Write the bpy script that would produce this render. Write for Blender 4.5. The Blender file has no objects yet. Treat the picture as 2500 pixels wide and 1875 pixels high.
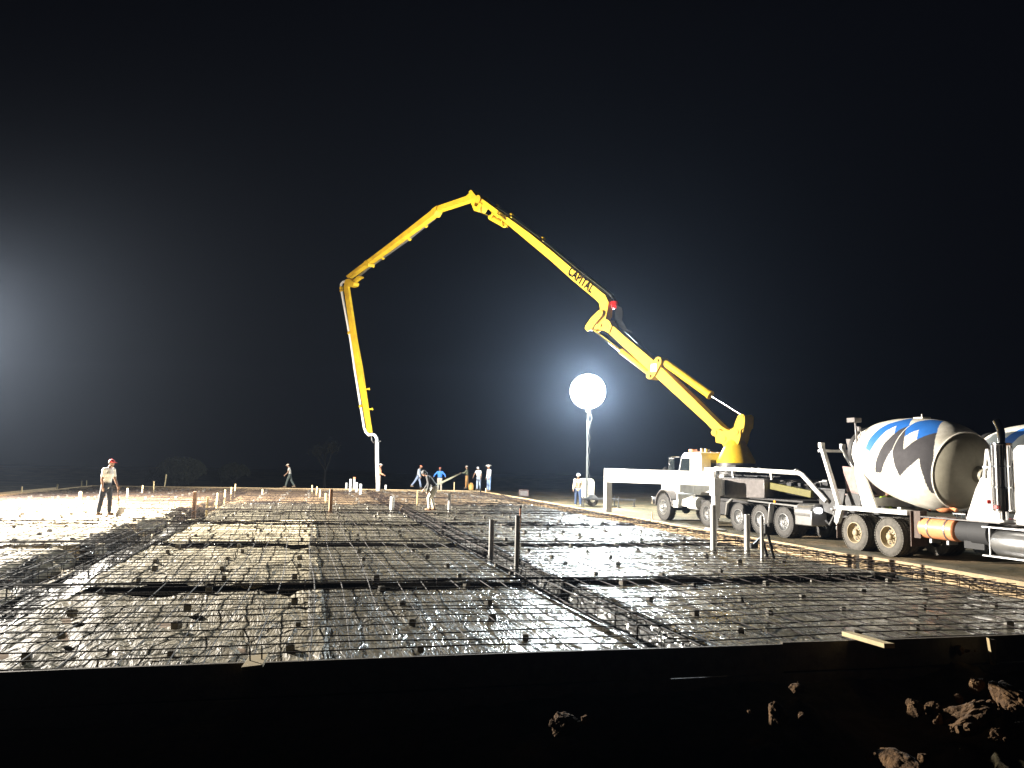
import bpy, bmesh, math, random
import numpy as np
from mathutils import Vector, Matrix, Euler
random.seed(7); rng = np.random.default_rng(7)
scn = bpy.context.scene
COL = scn.collection

# ------------------------------------------------------------------ camera, world, exposure
FP = 1925.0                                   # focal length for a 2500 pixel wide frame
cam_d = bpy.data.cameras.new('camera'); cam = bpy.data.objects.new('camera', cam_d); COL.objects.link(cam)
cam_d.sensor_width = 36.0; cam_d.lens = 36.0*FP/2500.0; cam_d.clip_start = .05; cam_d.clip_end = 2000
CAMLOC = Vector((0, 0, 1.75))
CR = Matrix.Rotation(math.radians(96.0), 4, 'X') @ Matrix.Rotation(math.radians(1.25), 4, 'Z')
cam.matrix_world = Matrix.Translation(CAMLOC) @ CR
scn.camera = cam
w = bpy.data.worlds.new('World'); scn.world = w; w.use_nodes = True
wb = w.node_tree.nodes['Background']; wb.inputs[0].default_value = (.30, .34, .60, 1); wb.inputs[1].default_value = .0055
scn.view_settings.view_transform = 'Standard'; scn.view_settings.look = 'None'
scn.view_settings.exposure = 0.0; scn.view_settings.gamma = 1.0
scn.cycles.max_bounces = 6; scn.cycles.volume_bounces = 0
LEFT_LAMP_W = 270000.0; MAST_LAMP_W = 33000.0
HAZE_DENSITY = .0003

# ------------------------------------------------------------------ places (pixel of the photograph -> point of the site)
def ray(px, py): return (CR.to_3x3() @ Vector(((px-1250)/FP, -(py-937.5)/FP, -1)))
def atz(px, py, z=0.0):
    d = ray(px, py); return CAMLOC + d*((z-1.75)/d.z)
def aty(px, py, y):
    d = ray(px, py); return CAMLOC + d*(y/d.y)
AS = math.radians(14.1); D1 = Vector((math.cos(AS), math.sin(AS), 0)); D2 = Vector((-math.sin(AS), math.cos(AS), 0))
def P(u, v, z=0.0): return D1*u + D2*v + Vector((0, 0, z))
U0, U1, V0, V1 = -13.5, 11.8, 7.43, 55.7       # slab rectangle
TRV = [12.62, 18.9, 25.1, 31.4, 37.7, 44.0, 50.2]
ZP = -.13                                     # plastic level below the form top

# ------------------------------------------------------------------ materials
def mat(name, col, rough=.6, metal=0.0, var=.0, vs=8.0, bump=0.0, bs=40.0, coat=0.0, col2=None, spec=.5, emit=None, es=0.0, alpha=None):
    m = bpy.data.materials.new(name); m.use_nodes = True; nt = m.node_tree; n = nt.nodes; l = nt.links
    b = n['Principled BSDF']; b.inputs['Roughness'].default_value = rough; b.inputs['Metallic'].default_value = metal
    b.inputs['Base Color'].default_value = (*col, 1); b.inputs['Coat Weight'].default_value = coat
    b.inputs['Specular IOR Level'].default_value = spec
    tc = n.new('ShaderNodeTexCoord')
    if var > 0 or col2:
        nz = n.new('ShaderNodeTexNoise'); nz.inputs['Scale'].default_value = vs; nz.inputs['Detail'].default_value = 8
        nz.inputs['Roughness'].default_value = .65
        l.new(tc.outputs['Object'], nz.inputs['Vector'])
        r = n.new('ShaderNodeValToRGB'); r.color_ramp.elements[0].position = .35; r.color_ramp.elements[1].position = .65
        c2 = col2 if col2 else tuple(c*(1-var) for c in col)
        r.color_ramp.elements[0].color = (*c2, 1); r.color_ramp.elements[1].color = (*col, 1)
        l.new(nz.outputs['Fac'], r.inputs['Fac']); l.new(r.outputs['Color'], b.inputs['Base Color'])
    if bump > 0:
        nb = n.new('ShaderNodeTexNoise'); nb.inputs['Scale'].default_value = bs; nb.inputs['Detail'].default_value = 6
        l.new(tc.outputs['Object'], nb.inputs['Vector'])
        bp = n.new('ShaderNodeBump'); bp.inputs['Strength'].default_value = min(1, bump); bp.inputs['Distance'].default_value = .02
        l.new(nb.outputs['Fac'], bp.inputs['Height']); l.new(bp.outputs['Normal'], b.inputs['Normal'])
    if emit:
        b.inputs['Emission Color'].default_value = (*emit, 1); b.inputs['Emission Strength'].default_value = es
    return m
M = {}
M['white'] = mat('white_paint', (.78, .77, .74), .38, var=.22, vs=3.5, coat=.3)
M['yellow'] = mat('yellow_paint', (.55, .36, .016), .6, var=.14, vs=1.6, coat=.0, spec=.15, col2=(.40, .235, .014))
M['black'] = mat('black_rubber', (.03, .03, .032), .75, bump=.3, bs=60)
M['tyre'] = mat('dusty_tyre', (.115, .105, .09), .85, var=.4, vs=9, bump=.4, bs=50)
M['tyre_pump'] = mat('dark_tyre', (.062, .058, .054), .8, var=.4, vs=9, bump=.4, bs=50)
M['rim_tan'] = mat('dusty_wheel_rim', (.36, .29, .18), .6, var=.3, vs=9)
M['alu'] = mat('polished_aluminium', (.62, .62, .62), .28, .9, var=.2, vs=6)
M['chrome'] = mat('chrome', (.75, .75, .75), .14, 1.0)
M['steel'] = mat('dark_steel', (.07, .068, .068), .5, .5, var=.4, vs=10)
M['greysteel'] = mat('grey_painted_steel', (.17, .155, .15), .35, .2, var=.35, vs=5, coat=.2)
M['mauve'] = mat('worn_chute_steel', (.26, .17, .155), .5, .3, var=.4, vs=6)
M['brown'] = mat('mud_flap_rubber', (.10, .065, .05), .7, var=.4, vs=7)
M['glass'] = mat('dark_glass', (.015, .02, .022), .06, spec=.8)
M['red'] = mat('red_lens', (.55, .02, .015), .3, coat=.4)
M['orange'] = mat('orange_red_paint', (.85, .33, .15), .35, var=.25, vs=5, coat=.4)
M['amber'] = mat('amber_lamp', (.8, .3, .03), .3)
M['rebar'] = mat('rusty_rebar', (.032, .021, .017), .7, 0, var=.5, vs=14, spec=.25)
M['pvc'] = mat('white_pvc', (.74, .74, .72), .4, var=.15, vs=14)
M['pvcgrey'] = mat('grey_pvc', (.46, .45, .43), .42, var=.3, vs=12)
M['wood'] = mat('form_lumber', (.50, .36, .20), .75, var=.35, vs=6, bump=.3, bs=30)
M['formshaded'] = mat('shaded_form_lumber', (.20, .165, .12), .7, var=.35, vs=6, bump=.3, bs=30)  # form lumber darkened to carry the shade on the near boards
M['wooddark'] = mat('brown_post_wood', (.23, .12, .06), .75, var=.4, vs=9, bump=.3, bs=30)
M['woodlight'] = mat('fresh_lumber', (.66, .52, .28), .7, var=.2, vs=9)
M['concrete'] = mat('concrete_block', (.30, .28, .24), .9, var=.4, vs=16, bump=.6, bs=40)
M['rock'] = mat('limestone_clod', (.17, .092, .036), .95, col2=(.07, .038, .017), vs=9, bump=1, bs=30)
M['skin'] = mat('skin', (.22, .12, .075), .55, var=.1, vs=20)
M['hair'] = mat('dark_hair', (.02, .015, .012), .7)
M['teal'] = mat('headwhite', (.8, .8, .78), .5)
M['ink'] = mat('black_lettering', (.004, .004, .004), 1.0, spec=.0)
M['hose'] = mat('hydraulic_hose_rubber', (.010, .010, .010), .85, spec=.15)
M['blue'] = mat('drum_blue_paint', (.022, .13, .44), .6, var=.15, vs=4, spec=.25)
M['drumgrey'] = mat('drum_grey_paint', (.055, .052, .056), .7, var=.25, vs=4, spec=.15)
M['drumwhite'] = mat('drum_white_paint', (.72, .69, .61), .5, col2=(.52, .48, .40), vs=2.2, bump=.05, bs=8)
M['drumhead'] = mat('drum_head_shaded', (.30, .275, .21), .6, var=.25, vs=3)  # darker than the drum: shade painted on the head turned from the lamp
M['trailer'] = mat('beige_cabinet_paint', (.62, .52, .38), .5, var=.2, vs=5)
M['leaf'] = mat('foliage', (.045, .042, .018), .7, var=.5, vs=3)
M['bark'] = mat('bark', (.022, .018, .014), .9, var=.3, vs=8, bump=.5)
M['lamp'] = mat('lit_lamp', (1, 1, 1), .5, emit=(.93, 1.0, .98), es=32)
def cloth(name, c): 
    M[name] = mat(name, c, .85, var=.28, vs=9, bump=.35, bs=22); return M[name]

# ------------------------------------------------------------------ mesh builder
class MB:
    def __init__(s): s.v = []; s.f = []; s.m = []
    def add(s, vs, fs, mi=0):
        o = len(s.v); s.v += [tuple(x) for x in vs]; s.f += [tuple(i+o for i in f) for f in fs]; s.m += [mi]*len(fs); return s
    def box(s, c, d, R=None, mi=0):
        c = Vector(c); hx, hy, hz = d[0]/2, d[1]/2, d[2]/2
        vs = [Vector((x, y, z)) for z in (-hz, hz) for y in (-hy, hy) for x in (-hx, hx)]
        if R is not None: vs = [R @ q for q in vs]
        return s.add([q+c for q in vs], [(0, 2, 3, 1), (4, 5, 7, 6), (0, 1, 5, 4), (2, 6, 7, 3), (0, 4, 6, 2), (1, 3, 7, 5)], mi)
    def beam(s, a, b, wd, ht, up=(0, 0, 1), mi=0, w2=None, h2=None):
        a = Vector(a); b = Vector(b); t = (b-a).normalized(); up = Vector(up)
        if abs(t.dot(up)) > .98: up = Vector((1, 0, 0))
        x = t.cross(up).normalized(); y = x.cross(t).normalized(); w2 = w2 or wd; h2 = h2 or ht
        vs = [a+x*i*wd/2+y*j*ht/2 for i, j in ((-1, -1), (1, -1), (1, 1), (-1, 1))]+[b+x*i*w2/2+y*j*h2/2 for i, j in ((-1, -1), (1, -1), (1, 1), (-1, 1))]
        return s.add(vs, [(0, 3, 2, 1), (4, 5, 6, 7), (0, 1, 5, 4), (1, 2, 6, 5), (2, 3, 7, 6), (3, 0, 4, 7)], mi)
    def tube(s, pts, r, n=10, cap=True, mi=0):
        pts = [Vector(p) for p in pts]; rs = r if isinstance(r, (list, tuple)) else [r]*len(pts)
        vs = []; fs = []; prev = None
        for i, p in enumerate(pts):
            t = (pts[min(i+1, len(pts)-1)]-pts[max(i-1, 0)]).normalized()
            if prev is None:
                q = Vector((0, 0, 1)) if abs(t.z) < .9 else Vector((1, 0, 0)); x = t.cross(q).normalized()
            else: x = (prev-t*prev.dot(t)).normalized()
            prev = x; y = t.cross(x)
            for k in range(n):
                a = 2*math.pi*k/n; vs.append(p+(x*math.cos(a)+y*math.sin(a))*rs[i])
        for i in range(len(pts)-1):
            for k in range(n):
                k2 = (k+1) % n; fs.append((i*n+k, i*n+k2, (i+1)*n+k2, (i+1)*n+k))
        if cap: fs.append(tuple(range(n))[::-1]); fs.append(tuple(range((len(pts)-1)*n, len(pts)*n)))
        return s.add(vs, fs, mi)
    def cyl(s, a, b, r, r2=None, n=20, mi=0): return s.tube([a, b], [r, r if r2 is None else r2], n, True, mi)
    def lathe(s, o, ax, prof, n=32, mi=0, cap=True):
        o = Vector(o); ax = Vector(ax).normalized(); q = Vector((0, 0, 1)) if abs(ax.z) < .9 else Vector((1, 0, 0))
        x = ax.cross(q).normalized(); y = ax.cross(x); vs = []; fs = []
        for a, r in prof:
            for k in range(n):
                t = 2*math.pi*k/n; vs.append(o+ax*a+(x*math.cos(t)+y*math.sin(t))*max(r, .0005))
        for i in range(len(prof)-1):
            for k in range(n):
                k2 = (k+1) % n; fs.append((i*n+k, i*n+k2, (i+1)*n+k2, (i+1)*n+k))
        if cap: fs.append(tuple(range(n))[::-1]); fs.append(tuple(range((len(prof)-1)*n, len(prof)*n)))
        return s.add(vs, fs, mi)
    def prism(s, poly, o, x, y, th0, th1, mi=0):      # poly in (x,y), extruded along x cross y from th0 to th1
        o = Vector(o); x = Vector(x); y = Vector(y); z = x.cross(y).normalized(); n = len(poly)
        vs = [o+x*a+y*b+z*th0 for a, b in poly]+[o+x*a+y*b+z*th1 for a, b in poly]
        return s.add(vs, [tuple(range(n))[::-1], tuple(range(n, 2*n))]+[(i, (i+1) % n, (i+1) % n+n, i+n) for i in range(n)], mi)
    def ball(s, c, r, n=12, m=8, mi=0, R=None):
        c = Vector(c); r = r if isinstance(r, (tuple, list)) else (r, r, r); vs = []; fs = []
        for i in range(m+1):
            ph = math.pi*i/m
            for k in range(n):
                t = 2*math.pi*k/n; q = Vector((r[0]*math.sin(ph)*math.cos(t), r[1]*math.sin(ph)*math.sin(t), r[2]*math.cos(ph)))
                vs.append((R @ q if R is not None else q)+c)
        for i in range(m):
            for k in range(n): fs.append((i*n+k, (i+1)*n+k, (i+1)*n+(k+1) % n, i*n+(k+1) % n))
        return s.add(vs, fs, mi)
    def mesh(s, name, mats, smooth=.6, world=None):
        me = bpy.data.meshes.new(name); vs = s.v
        if world is not None: inv = world.inverted(); vs = [tuple(inv @ Vector(q)) for q in vs]
        me.from_pydata(vs, [], s.f)
        bm = bmesh.new(); bm.from_mesh(me); bmesh.ops.recalc_face_normals(bm, faces=bm.faces); bm.to_mesh(me); bm.free()
        for m in (mats if isinstance(mats, (list, tuple)) else [mats]): me.materials.append(M[m] if isinstance(m, str) else m)
        if len(me.materials) > 1: me.polygons.foreach_set('material_index', s.m)
        if smooth: me.shade_smooth(); me.set_sharp_from_angle(angle=smooth)
        return me
    def build(s, name, mats, parent=None, bevel=0, smooth=.6, world=None):
        o = bpy.data.objects.new(name, s.mesh(name, mats, smooth, world)); COL.objects.link(o)
        if parent: o.parent = parent
        if bevel:
            b = o.modifiers.new('bevel', 'BEVEL'); b.width = bevel; b.segments = 2; b.limit_method = 'ANGLE'; b.angle_limit = .7
        return o
def tag(o, label=None, cat=None, group=None, kind=None):
    if label: o['label'] = label
    if cat: o['category'] = cat
    if group: o['group'] = group
    if kind: o['kind'] = kind
    return o
def thing(name, label, cat, loc=(0, 0, 0), rz=0, group=None):
    o = bpy.data.objects.new(name, None); COL.objects.link(o); o.location = loc; o.rotation_euler = (0, 0, rz)
    o.empty_display_size = .2; tag(o, label, cat, group); bpy.context.view_layer.update(); return o
def copy_tree(o, parent=None):
    c = o.copy(); COL.objects.link(c); c.parent = parent
    for ch in list(o.children): copy_tree(ch, c)
    return c
def inst(o, parent=None, loc=None, rot=None):
    c = o.copy(); COL.objects.link(c)
    if parent: c.parent = parent
    if loc is not None: c.location = loc
    if rot is not None: c.rotation_euler = rot
    return c

# ------------------------------------------------------------------ value noise (numpy)
_T = rng.random((256, 256)).astype(np.float64)
def vn(x, y):
    xi = np.floor(x).astype(int); yi = np.floor(y).astype(int); fx = x-xi; fy = y-yi
    fx = fx*fx*(3-2*fx); fy = fy*fy*(3-2*fy); a = _T[xi % 256, yi % 256]; b = _T[(xi+1) % 256, yi % 256]
    c = _T[xi % 256, (yi+1) % 256]; d = _T[(xi+1) % 256, (yi+1) % 256]
    return (a*(1-fx)+b*fx)*(1-fy)+(c*(1-fx)+d*fx)*fy-.5
def fbm(x, y, o=4):
    r = 0; a = 1.0
    for i in range(o): r = r+a*vn(x*2**i+17*i, y*2**i+31*i); a *= .5
    return r
def grid_obj(name, us, vs, zf, m, todo=None):
    U, V = np.meshgrid(us, vs); Z = zf(U, V); nu, nv = len(us), len(vs)
    X = D1.x*U+D2.x*V; Y = D1.y*U+D2.y*V
    co = np.stack([X, Y, Z], -1).reshape(-1, 3)
    i = np.arange(nu*nv).reshape(nv, nu); q = np.stack([i[:-1, :-1], i[:-1, 1:], i[1:, 1:], i[1:, :-1]], -1).reshape(-1, 4)
    me = bpy.data.meshes.new(name); me.vertices.add(len(co)); me.vertices.foreach_set('co', co.ravel().astype(np.float32))
    me.loops.add(q.size); me.loops.foreach_set('vertex_index', q.ravel().astype(np.int32))
    me.polygons.add(len(q)); me.polygons.foreach_set('loop_start', np.arange(0, q.size, 4, dtype=np.int32))
    me.update(calc_edges=True); me.validate(); me.shade_smooth(); me.materials.append(m)
    o = bpy.data.objects.new(name, me); COL.objects.link(o); return o
def grade(a, b, d0, k):                       # growing steps from a to b
    r = [a]; d = d0
    while r[-1] < b: r.append(r[-1]+d); d *= k
    r[-1] = b; return np.array(r)
def sm(x, a, b): t = np.clip((x-a)/(b-a), 0, 1); return t*t*(3-2*t)

# ------------------------------------------------------------------ ground sheet
gm = bpy.data.materials.new('site_soil'); gm.use_nodes = True; nt = gm.node_tree; b = nt.nodes['Principled BSDF']; b.inputs['Roughness'].default_value = .95
tc = nt.nodes.new('ShaderNodeTexCoord')
n1 = nt.nodes.new('ShaderNodeTexNoise'); n1.inputs['Scale'].default_value = .55; n1.inputs['Detail'].default_value = 10; n1.inputs['Roughness'].default_value = .7
n2 = nt.nodes.new('ShaderNodeTexNoise'); n2.inputs['Scale'].default_value = 6; n2.inputs['Detail'].default_value = 10; n2.inputs['Roughness'].default_value = .75
r = nt.nodes.new('ShaderNodeValToRGB'); e = r.color_ramp.elements; e[0].position = .38; e[0].color = (.045, .040, .017, 1); e[1].position = .62; e[1].color = (.19, .125, .06, 1)
e2 = e.new(.5); e2.color = (.095, .072, .032, 1)
bp = nt.nodes.new('ShaderNodeBump'); bp.inputs['Distance'].default_value = .06; bp.inputs['Strength'].default_value = .9
for a, c in ((tc.outputs['Object'], n1.inputs['Vector']), (tc.outputs['Object'], n2.inputs['Vector']), (n1.outputs['Fac'], r.inputs['Fac']), (r.outputs['Color'], b.inputs['Base Color']), (n2.outputs['Fac'], bp.inputs['Height']), (bp.outputs['Normal'], b.inputs['Normal'])): nt.links.new(a, c)
RK = [(2370, 1745, .20, (1.5, 1, .75), 'largest pale lump, right of the dark foreground'), (2470, 1705, .17, (1.6, 1.1, .8), 'wide crumbly lump at the right edge, above the largest one'), (2385, 1665, .07, (1, 1, 1), 'small lump between the pointed wood scrap and the largest lump'), (2430, 1790, .07, (1, 1, 1), 'small lump just below the largest one'),
      (1895, 1740, .09, (1, 1, 1.2), 'crumbly tall lump in the dark right of the middle'), (1945, 1675, .055, (1.4, 1, 1), 'small ragged lump just above the crumbly tall one'), (1380, 1760, .12, (1.2, 1, .9), 'reddish lump at the bottom centre of the frame'),
      (2340, 1582, .06, (1, 1, 1), 'crumbly clod stuck beside the pointed wood scrap'), (2200, 1865, .13, (2.2, 1, .7), 'long low lump at the bottom edge'), (2495, 1780, .08, (1, 1, 1), 'clod cut off by the right edge of the frame')]
RKP = []
for q in RK:                                  # each lump sits where its top just clears the shade of the form
    d = ray(q[0], q[1]); t = 1.0
    while 1.75+d.z*t > min(-.10, -.19*(V0-(d.x*D2.x+d.y*D2.y)*t)) and t < 30: t += .02
    RKP.append(CAMLOC+d*t)
def gz(U, V):
    inside = sm(U, U0-.1, U0+.5)*(1-sm(U, U1-.5, U1+.1))*sm(V, V0-.02, V0+.4)*(1-sm(V, V1-.4, V1+.1))
    base = -.50+0*U
    left = 1-sm(U, U0-6, U0+1); base = base+left*.24*sm(V, 8, 20)
    base = base+.16*np.exp(-((U-(U1+.9))/.55)**2)*sm(V, 18, 26)        # soil thrown up along the right hand form
    front = 1-sm(V, V0-.1, V0+.3)
    slope = -.40-.21*np.clip(V0-V, 0, 22)  # unseen ground made to fall away so no light bounces onto the near form
    base = base*(1-front)+slope*front
    rough = fbm(U*.9, V*.9, 5)*.13+fbm(U*4.3, V*4.3, 3)*.05
    z = base+rough*(.55+.45*front)
    X = D1.x*U+D2.x*V; Y = D1.y*U+D2.y*V
    crumb = fbm(U*8+3, V*8, 3)
    for (px_, py_, r_, sq_, lb_), p_ in zip(RK, RKP):      # crumbled soil heaped round each lump
        g = np.exp(-((X-p_.x)**2+(Y-p_.y)**2)/(2.6*r_+.22)**2)
        zt = p_.z-1.0*r_-.13; z = z+g*np.maximum(0, zt-z)*front*(1+.35*crumb)+g*crumb*.08*front
    far = sm(np.hypot(U, V), 60, 110); z = z*(1-far)+(-.6+fbm(U*.03, V*.03, 2)*1.2-.4)*far
    return z*(1-inside)+(-1.3)*inside
us = np.concatenate([-grade(16, 290, .6, 1.12)[::-1], np.arange(-15.8, -1, .2), np.arange(-1, 9, .055), np.arange(9, 16, .16), grade(16, 290, .3, 1.12)])
vs = np.concatenate([-grade(0, 60, .5, 1.3)[::-1][:-1], np.arange(0, 7.4, .05), np.arange(7.4, 60, .25), grade(60, 290, .5, 1.12)])
tag(grid_obj('ground', us, vs, gz, gm), kind='structure')
def gzat(p):
    u = p.x*D1.x+p.y*D1.y; v = p.x*D2.x+p.y*D2.y; return float(gz(np.array([u]), np.array([v]))[0])

# ------------------------------------------------------------------ pad (earth) with beam trenches and plastic sheets
def trench(U, V):
    d = 0*U
    wob = fbm(U*.7, V*.7, 2)*.16
    for tv in TRV:
        d = np.maximum(d, 1-sm(np.abs(V+wob-tv), .14, .31))
    d = np.maximum(d, 1-sm(np.abs(U+wob-3.86), .20, .38))
    w2 = fbm(U*.35+9, V*.35, 3)*.75
    d = np.maximum(d, (1-sm(np.abs(U+w2+4.15), .15, .75))*.9)
    d = np.maximum(d, sm(U, 10.75, 11.0))
    d = np.maximum(d, (1-sm(U, U0+.35, U0+.6)))
    d = np.maximum(d, sm(V, V1-.6, V1-.4))
    return d
def pad_z(U, V): return ZP-.06-.42*trench(U, V)+fbm(U*1.2, V*1.2, 4)*.028+fbm(U*.2, V*.2, 2)*.03
pm = mat('pad_earth', (.40, .25, .13), .95, col2=(.22, .13, .065), vs=3.0, bump=.8, bs=9)
uu = np.arange(U0+.03, U1-.02, .09)
tag(grid_obj('building_pad', uu, np.arange(V0+.03, V1, .11), pad_z, pm), kind='structure')

def plastic(name, c1, c2, rough, coat):
    m = bpy.data.materials.new(name); m.use_nodes = True; nt = m.node_tree; n = nt.nodes; l = nt.links; b = n['Principled BSDF']
    b.inputs['Roughness'].default_value = rough; b.inputs['Coat Weight'].default_value = coat; b.inputs['Coat Roughness'].default_value = .065; b.inputs['Specular IOR Level'].default_value = .16
    tc = n.new('ShaderNodeTexCoord')
    mp = n.new('ShaderNodeMapping'); mp.inputs['Rotation'].default_value = (0, 0, -AS); l.new(tc.outputs['Object'], mp.inputs['Vector'])
    a = n.new('ShaderNodeTexNoise'); a.inputs['Scale'].default_value = 1.3; a.inputs['Detail'].default_value = 7; a.inputs['Roughness'].default_value = .65; a.inputs['Distortion'].default_value = 1.1
    l.new(mp.outputs['Vector'], a.inputs['Vector'])
    r = n.new('ShaderNodeValToRGB'); r.color_ramp.elements[0].position = .36; r.color_ramp.elements[0].color = (*c2, 1); r.color_ramp.elements[1].position = .60; r.color_ramp.elements[1].color = (*c1, 1)
    l.new(a.outputs['Fac'], r.inputs['Fac']); l.new(r.outputs['Color'], b.inputs['Base Color'])
    mp2 = n.new('ShaderNodeMapping'); mp2.inputs['Scale'].default_value = (2.3, .5, 1); l.new(mp.outputs['Vector'], mp2.inputs['Vector'])
    h = None
    for sc, st in ((1.3, 1.0), (3.4, .38), (8, .07)):
        q = n.new('ShaderNodeTexNoise'); q.inputs['Scale'].default_value = sc; q.inputs['Detail'].default_value = 3; q.inputs['Distortion'].default_value = 1.6
        l.new(mp2.outputs['Vector'], q.inputs['Vector'])
        s1 = n.new('ShaderNodeMath'); s1.operation = 'SUBTRACT'; s1.inputs[1].default_value = .5; l.new(q.outputs['Fac'], s1.inputs[0])
        s2 = n.new('ShaderNodeMath'); s2.operation = 'ABSOLUTE'; l.new(s1.outputs[0], s2.inputs[0])
        s3 = n.new('ShaderNodeMath'); s3.operation = 'MULTIPLY'; s3.inputs[1].default_value = -st; l.new(s2.outputs[0], s3.inputs[0])
        if h is None: h = s3
        else:
            ad = n.new('ShaderNodeMath'); ad.operation = 'ADD'; l.new(h.outputs[0], ad.inputs[0]); l.new(s3.outputs[0], ad.inputs[1]); h = ad
    bp = n.new('ShaderNodeBump'); bp.inputs['Strength'].default_value = 1.0; bp.inputs['Distance'].default_value = .12
    l.new(h.outputs[0], bp.inputs['Height']); l.new(bp.outputs['Normal'], b.inputs['Normal']); l.new(bp.outputs['Normal'], b.inputs['Coat Normal'])
    return m
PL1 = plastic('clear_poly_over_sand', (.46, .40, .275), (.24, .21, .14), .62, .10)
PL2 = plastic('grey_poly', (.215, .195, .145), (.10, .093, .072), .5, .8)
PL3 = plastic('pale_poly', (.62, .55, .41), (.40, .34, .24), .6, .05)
PL4 = plastic('dusty_poly', (.33, .235, .14), (.20, .135, .08), .6, .1)
def wrink(U, V, k=1.0):
    a = -np.abs(fbm(U*1.5+V*.30, V*.32-U*.1, 3))*.11                      # long folds
    near = 1-sm(V, 14, 30)
    b = -np.abs(fbm(U*3.4+V*1.1+7, V*1.0+U*.3, 3))*.075*(.4+.6*near)
    return (a+b)*k*(1-.3*trench(U, V))
def sheet(label, u0, u1, v0, v1, m, lift, seed, du=.07):
    def zf(U, V):
        z = ZP-.42*trench(U, V)*.93+wrink(U+seed, V+seed*.7)+lift+.02+fbm(U*.2, V*.2, 2)*.03
        e = np.minimum(np.minimum(U-u0, u1-U), np.minimum(V-v0, v1-V)); 
        return z+.02*np.exp(-(e/.12)**2)*(fbm(U*3, V*3, 2)+.5)
    dv = [v0]
    while dv[-1] < v1: dv.append(dv[-1]+(.05 if v1-v0 < 1 else max(.045, .0045*dv[-1])))
    dv[-1] = v1
    wig = fbm(np.array(dv)*.8+seed, np.array(dv)*0+seed, 3)
    o = grid_obj('vapor_barrier_sheet', np.arange(u0, u1+.01, du), np.array(dv), zf, m)
    s = o.modifiers.new('thickness', 'SOLIDIFY'); s.thickness = .003
    return tag(o, label, 'plastic sheet', 'plastic sheets under the rebar')
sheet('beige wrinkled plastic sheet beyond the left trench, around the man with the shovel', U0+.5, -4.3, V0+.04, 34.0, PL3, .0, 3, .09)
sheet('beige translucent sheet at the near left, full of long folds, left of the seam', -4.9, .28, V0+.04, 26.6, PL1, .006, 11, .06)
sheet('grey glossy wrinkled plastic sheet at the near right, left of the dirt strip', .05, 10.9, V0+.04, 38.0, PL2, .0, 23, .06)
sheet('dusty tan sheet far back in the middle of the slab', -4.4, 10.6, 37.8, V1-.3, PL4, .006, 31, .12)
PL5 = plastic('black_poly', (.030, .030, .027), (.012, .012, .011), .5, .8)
PL6 = plastic('dark_olive_poly', (.060, .055, .040), (.025, .023, .018), .45, 1.0)
sheet('black shiny plastic lining of the middle trench that passes the two near pipes', 3.40, 4.32, V0+.04, 50, PL5, .014, 23, .05)
sheet('dark crumpled plastic lining of the wide ragged trench at the left', -5.0, -3.25, V0+.04, 34, PL6, .014, 11, .06)
for tv, nm in zip(TRV[:5], ['nearest', 'second', 'third', 'fourth', 'fifth']):
    sheet('black plastic strip lining the '+nm+' cross trench from the camera', -3.2, 10.85, tv-.30, tv+.30, PL5, .016, 23, .08)
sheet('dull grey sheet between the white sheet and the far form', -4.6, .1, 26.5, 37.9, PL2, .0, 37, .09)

# ------------------------------------------------------------------ rebar mat
BARG = 'reinforcing bars of the mat'
def bar_mesh(name, L, seed, amp=.012):
    n = int(L/1.0); pts = []
    rr = random.Random(seed); ph = rr.random()*9; ph2 = rr.random()*9
    for i in range(n+1):
        x = L*i/n; pts.append((x, amp*math.sin(x*.55+ph)*1.4, amp*.5*math.sin(x*1.3+ph2)+rr.uniform(-.004, .004)))
    mb = MB(); mb.tube(pts, .0072, 6)
    return mb.mesh(name, 'rebar')
ZB = -.045
tm = [bar_mesh('cross_bar', U1-U0-.3, i, .03) for i in range(5)]
v = V0+.16; k = 0
while v < V1-.1:
    o = bpy.data.objects.new('rebar', tm[k % 5]); COL.objects.link(o)
    o.location = P(U0+.15, v+random.uniform(-.06, .06), ZB+.009+random.uniform(-.008, .008)); o.rotation_euler = (0, 0, AS+random.uniform(-.0028, .0028))
    tag(o, 'thin dark steel bar of the mat, running across the slab from left to right', 'rebar', BARG+' running across'); v += .385; k += 1
lm = [bar_mesh('long_bar', V1-V0-.3, 20+i, .03) for i in range(5)]
u = U0+.3; k = 0
while u < U1-.1:
    o = bpy.data.objects.new('rebar', lm[k % 5]); COL.objects.link(o)
    o.location = P(u+random.uniform(-.07, .07), V0+.12, ZB-.010+random.uniform(-.006, .004)); o.rotation_euler = (0, 0, AS+math.pi/2+random.uniform(-.0028, .0028))
    tag(o, 'thin steel bar of the mat, running away from the near form to the far form', 'rebar', BARG+' running away'); u += .415; k += 1
# bar cages in the trenches
def cage(a, b, label, depth=.34, wd=.24, step=.75):
    root = thing('beam_cage', label, 'rebar cage', a, 0, 'steel cages in the trenches')
    d = (b-a); L = d.length; t = d.normalized(); s = Vector((-t.y, t.x, 0))
    for i in (-1, 1):
        for z in (-.05, -depth):
            mb = MB(); n = int(L/1.5); ph = random.random()*6
            mb.tube([t*L*q/n+s*(i*wd/2+.012*math.sin(q*.9+ph))+Vector((0, 0, z+.01*math.sin(q*1.3+ph))) for q in range(n+1)], .011, 6)
            mb.build('longitudinal_bar', 'rebar', root)
    mb = MB(); hw = wd/2+.015
    c = [s*hw*i+Vector((0, 0, z)) for i, z in ((-1, -.03), (1, -.03), (1, -depth-.02), (-1, -depth-.02), (-1, -.03))]
    for q in range(4): mb.tube([c[q], c[q+1]], .006, 5)
    st = mb.build('stirrup', 'rebar', root); st.location = t*.3; x = .3+step
    nmax = 1
    while x < L and nmax < 99: o = inst(st, root, t*x); x += step; nmax += 1
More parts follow.
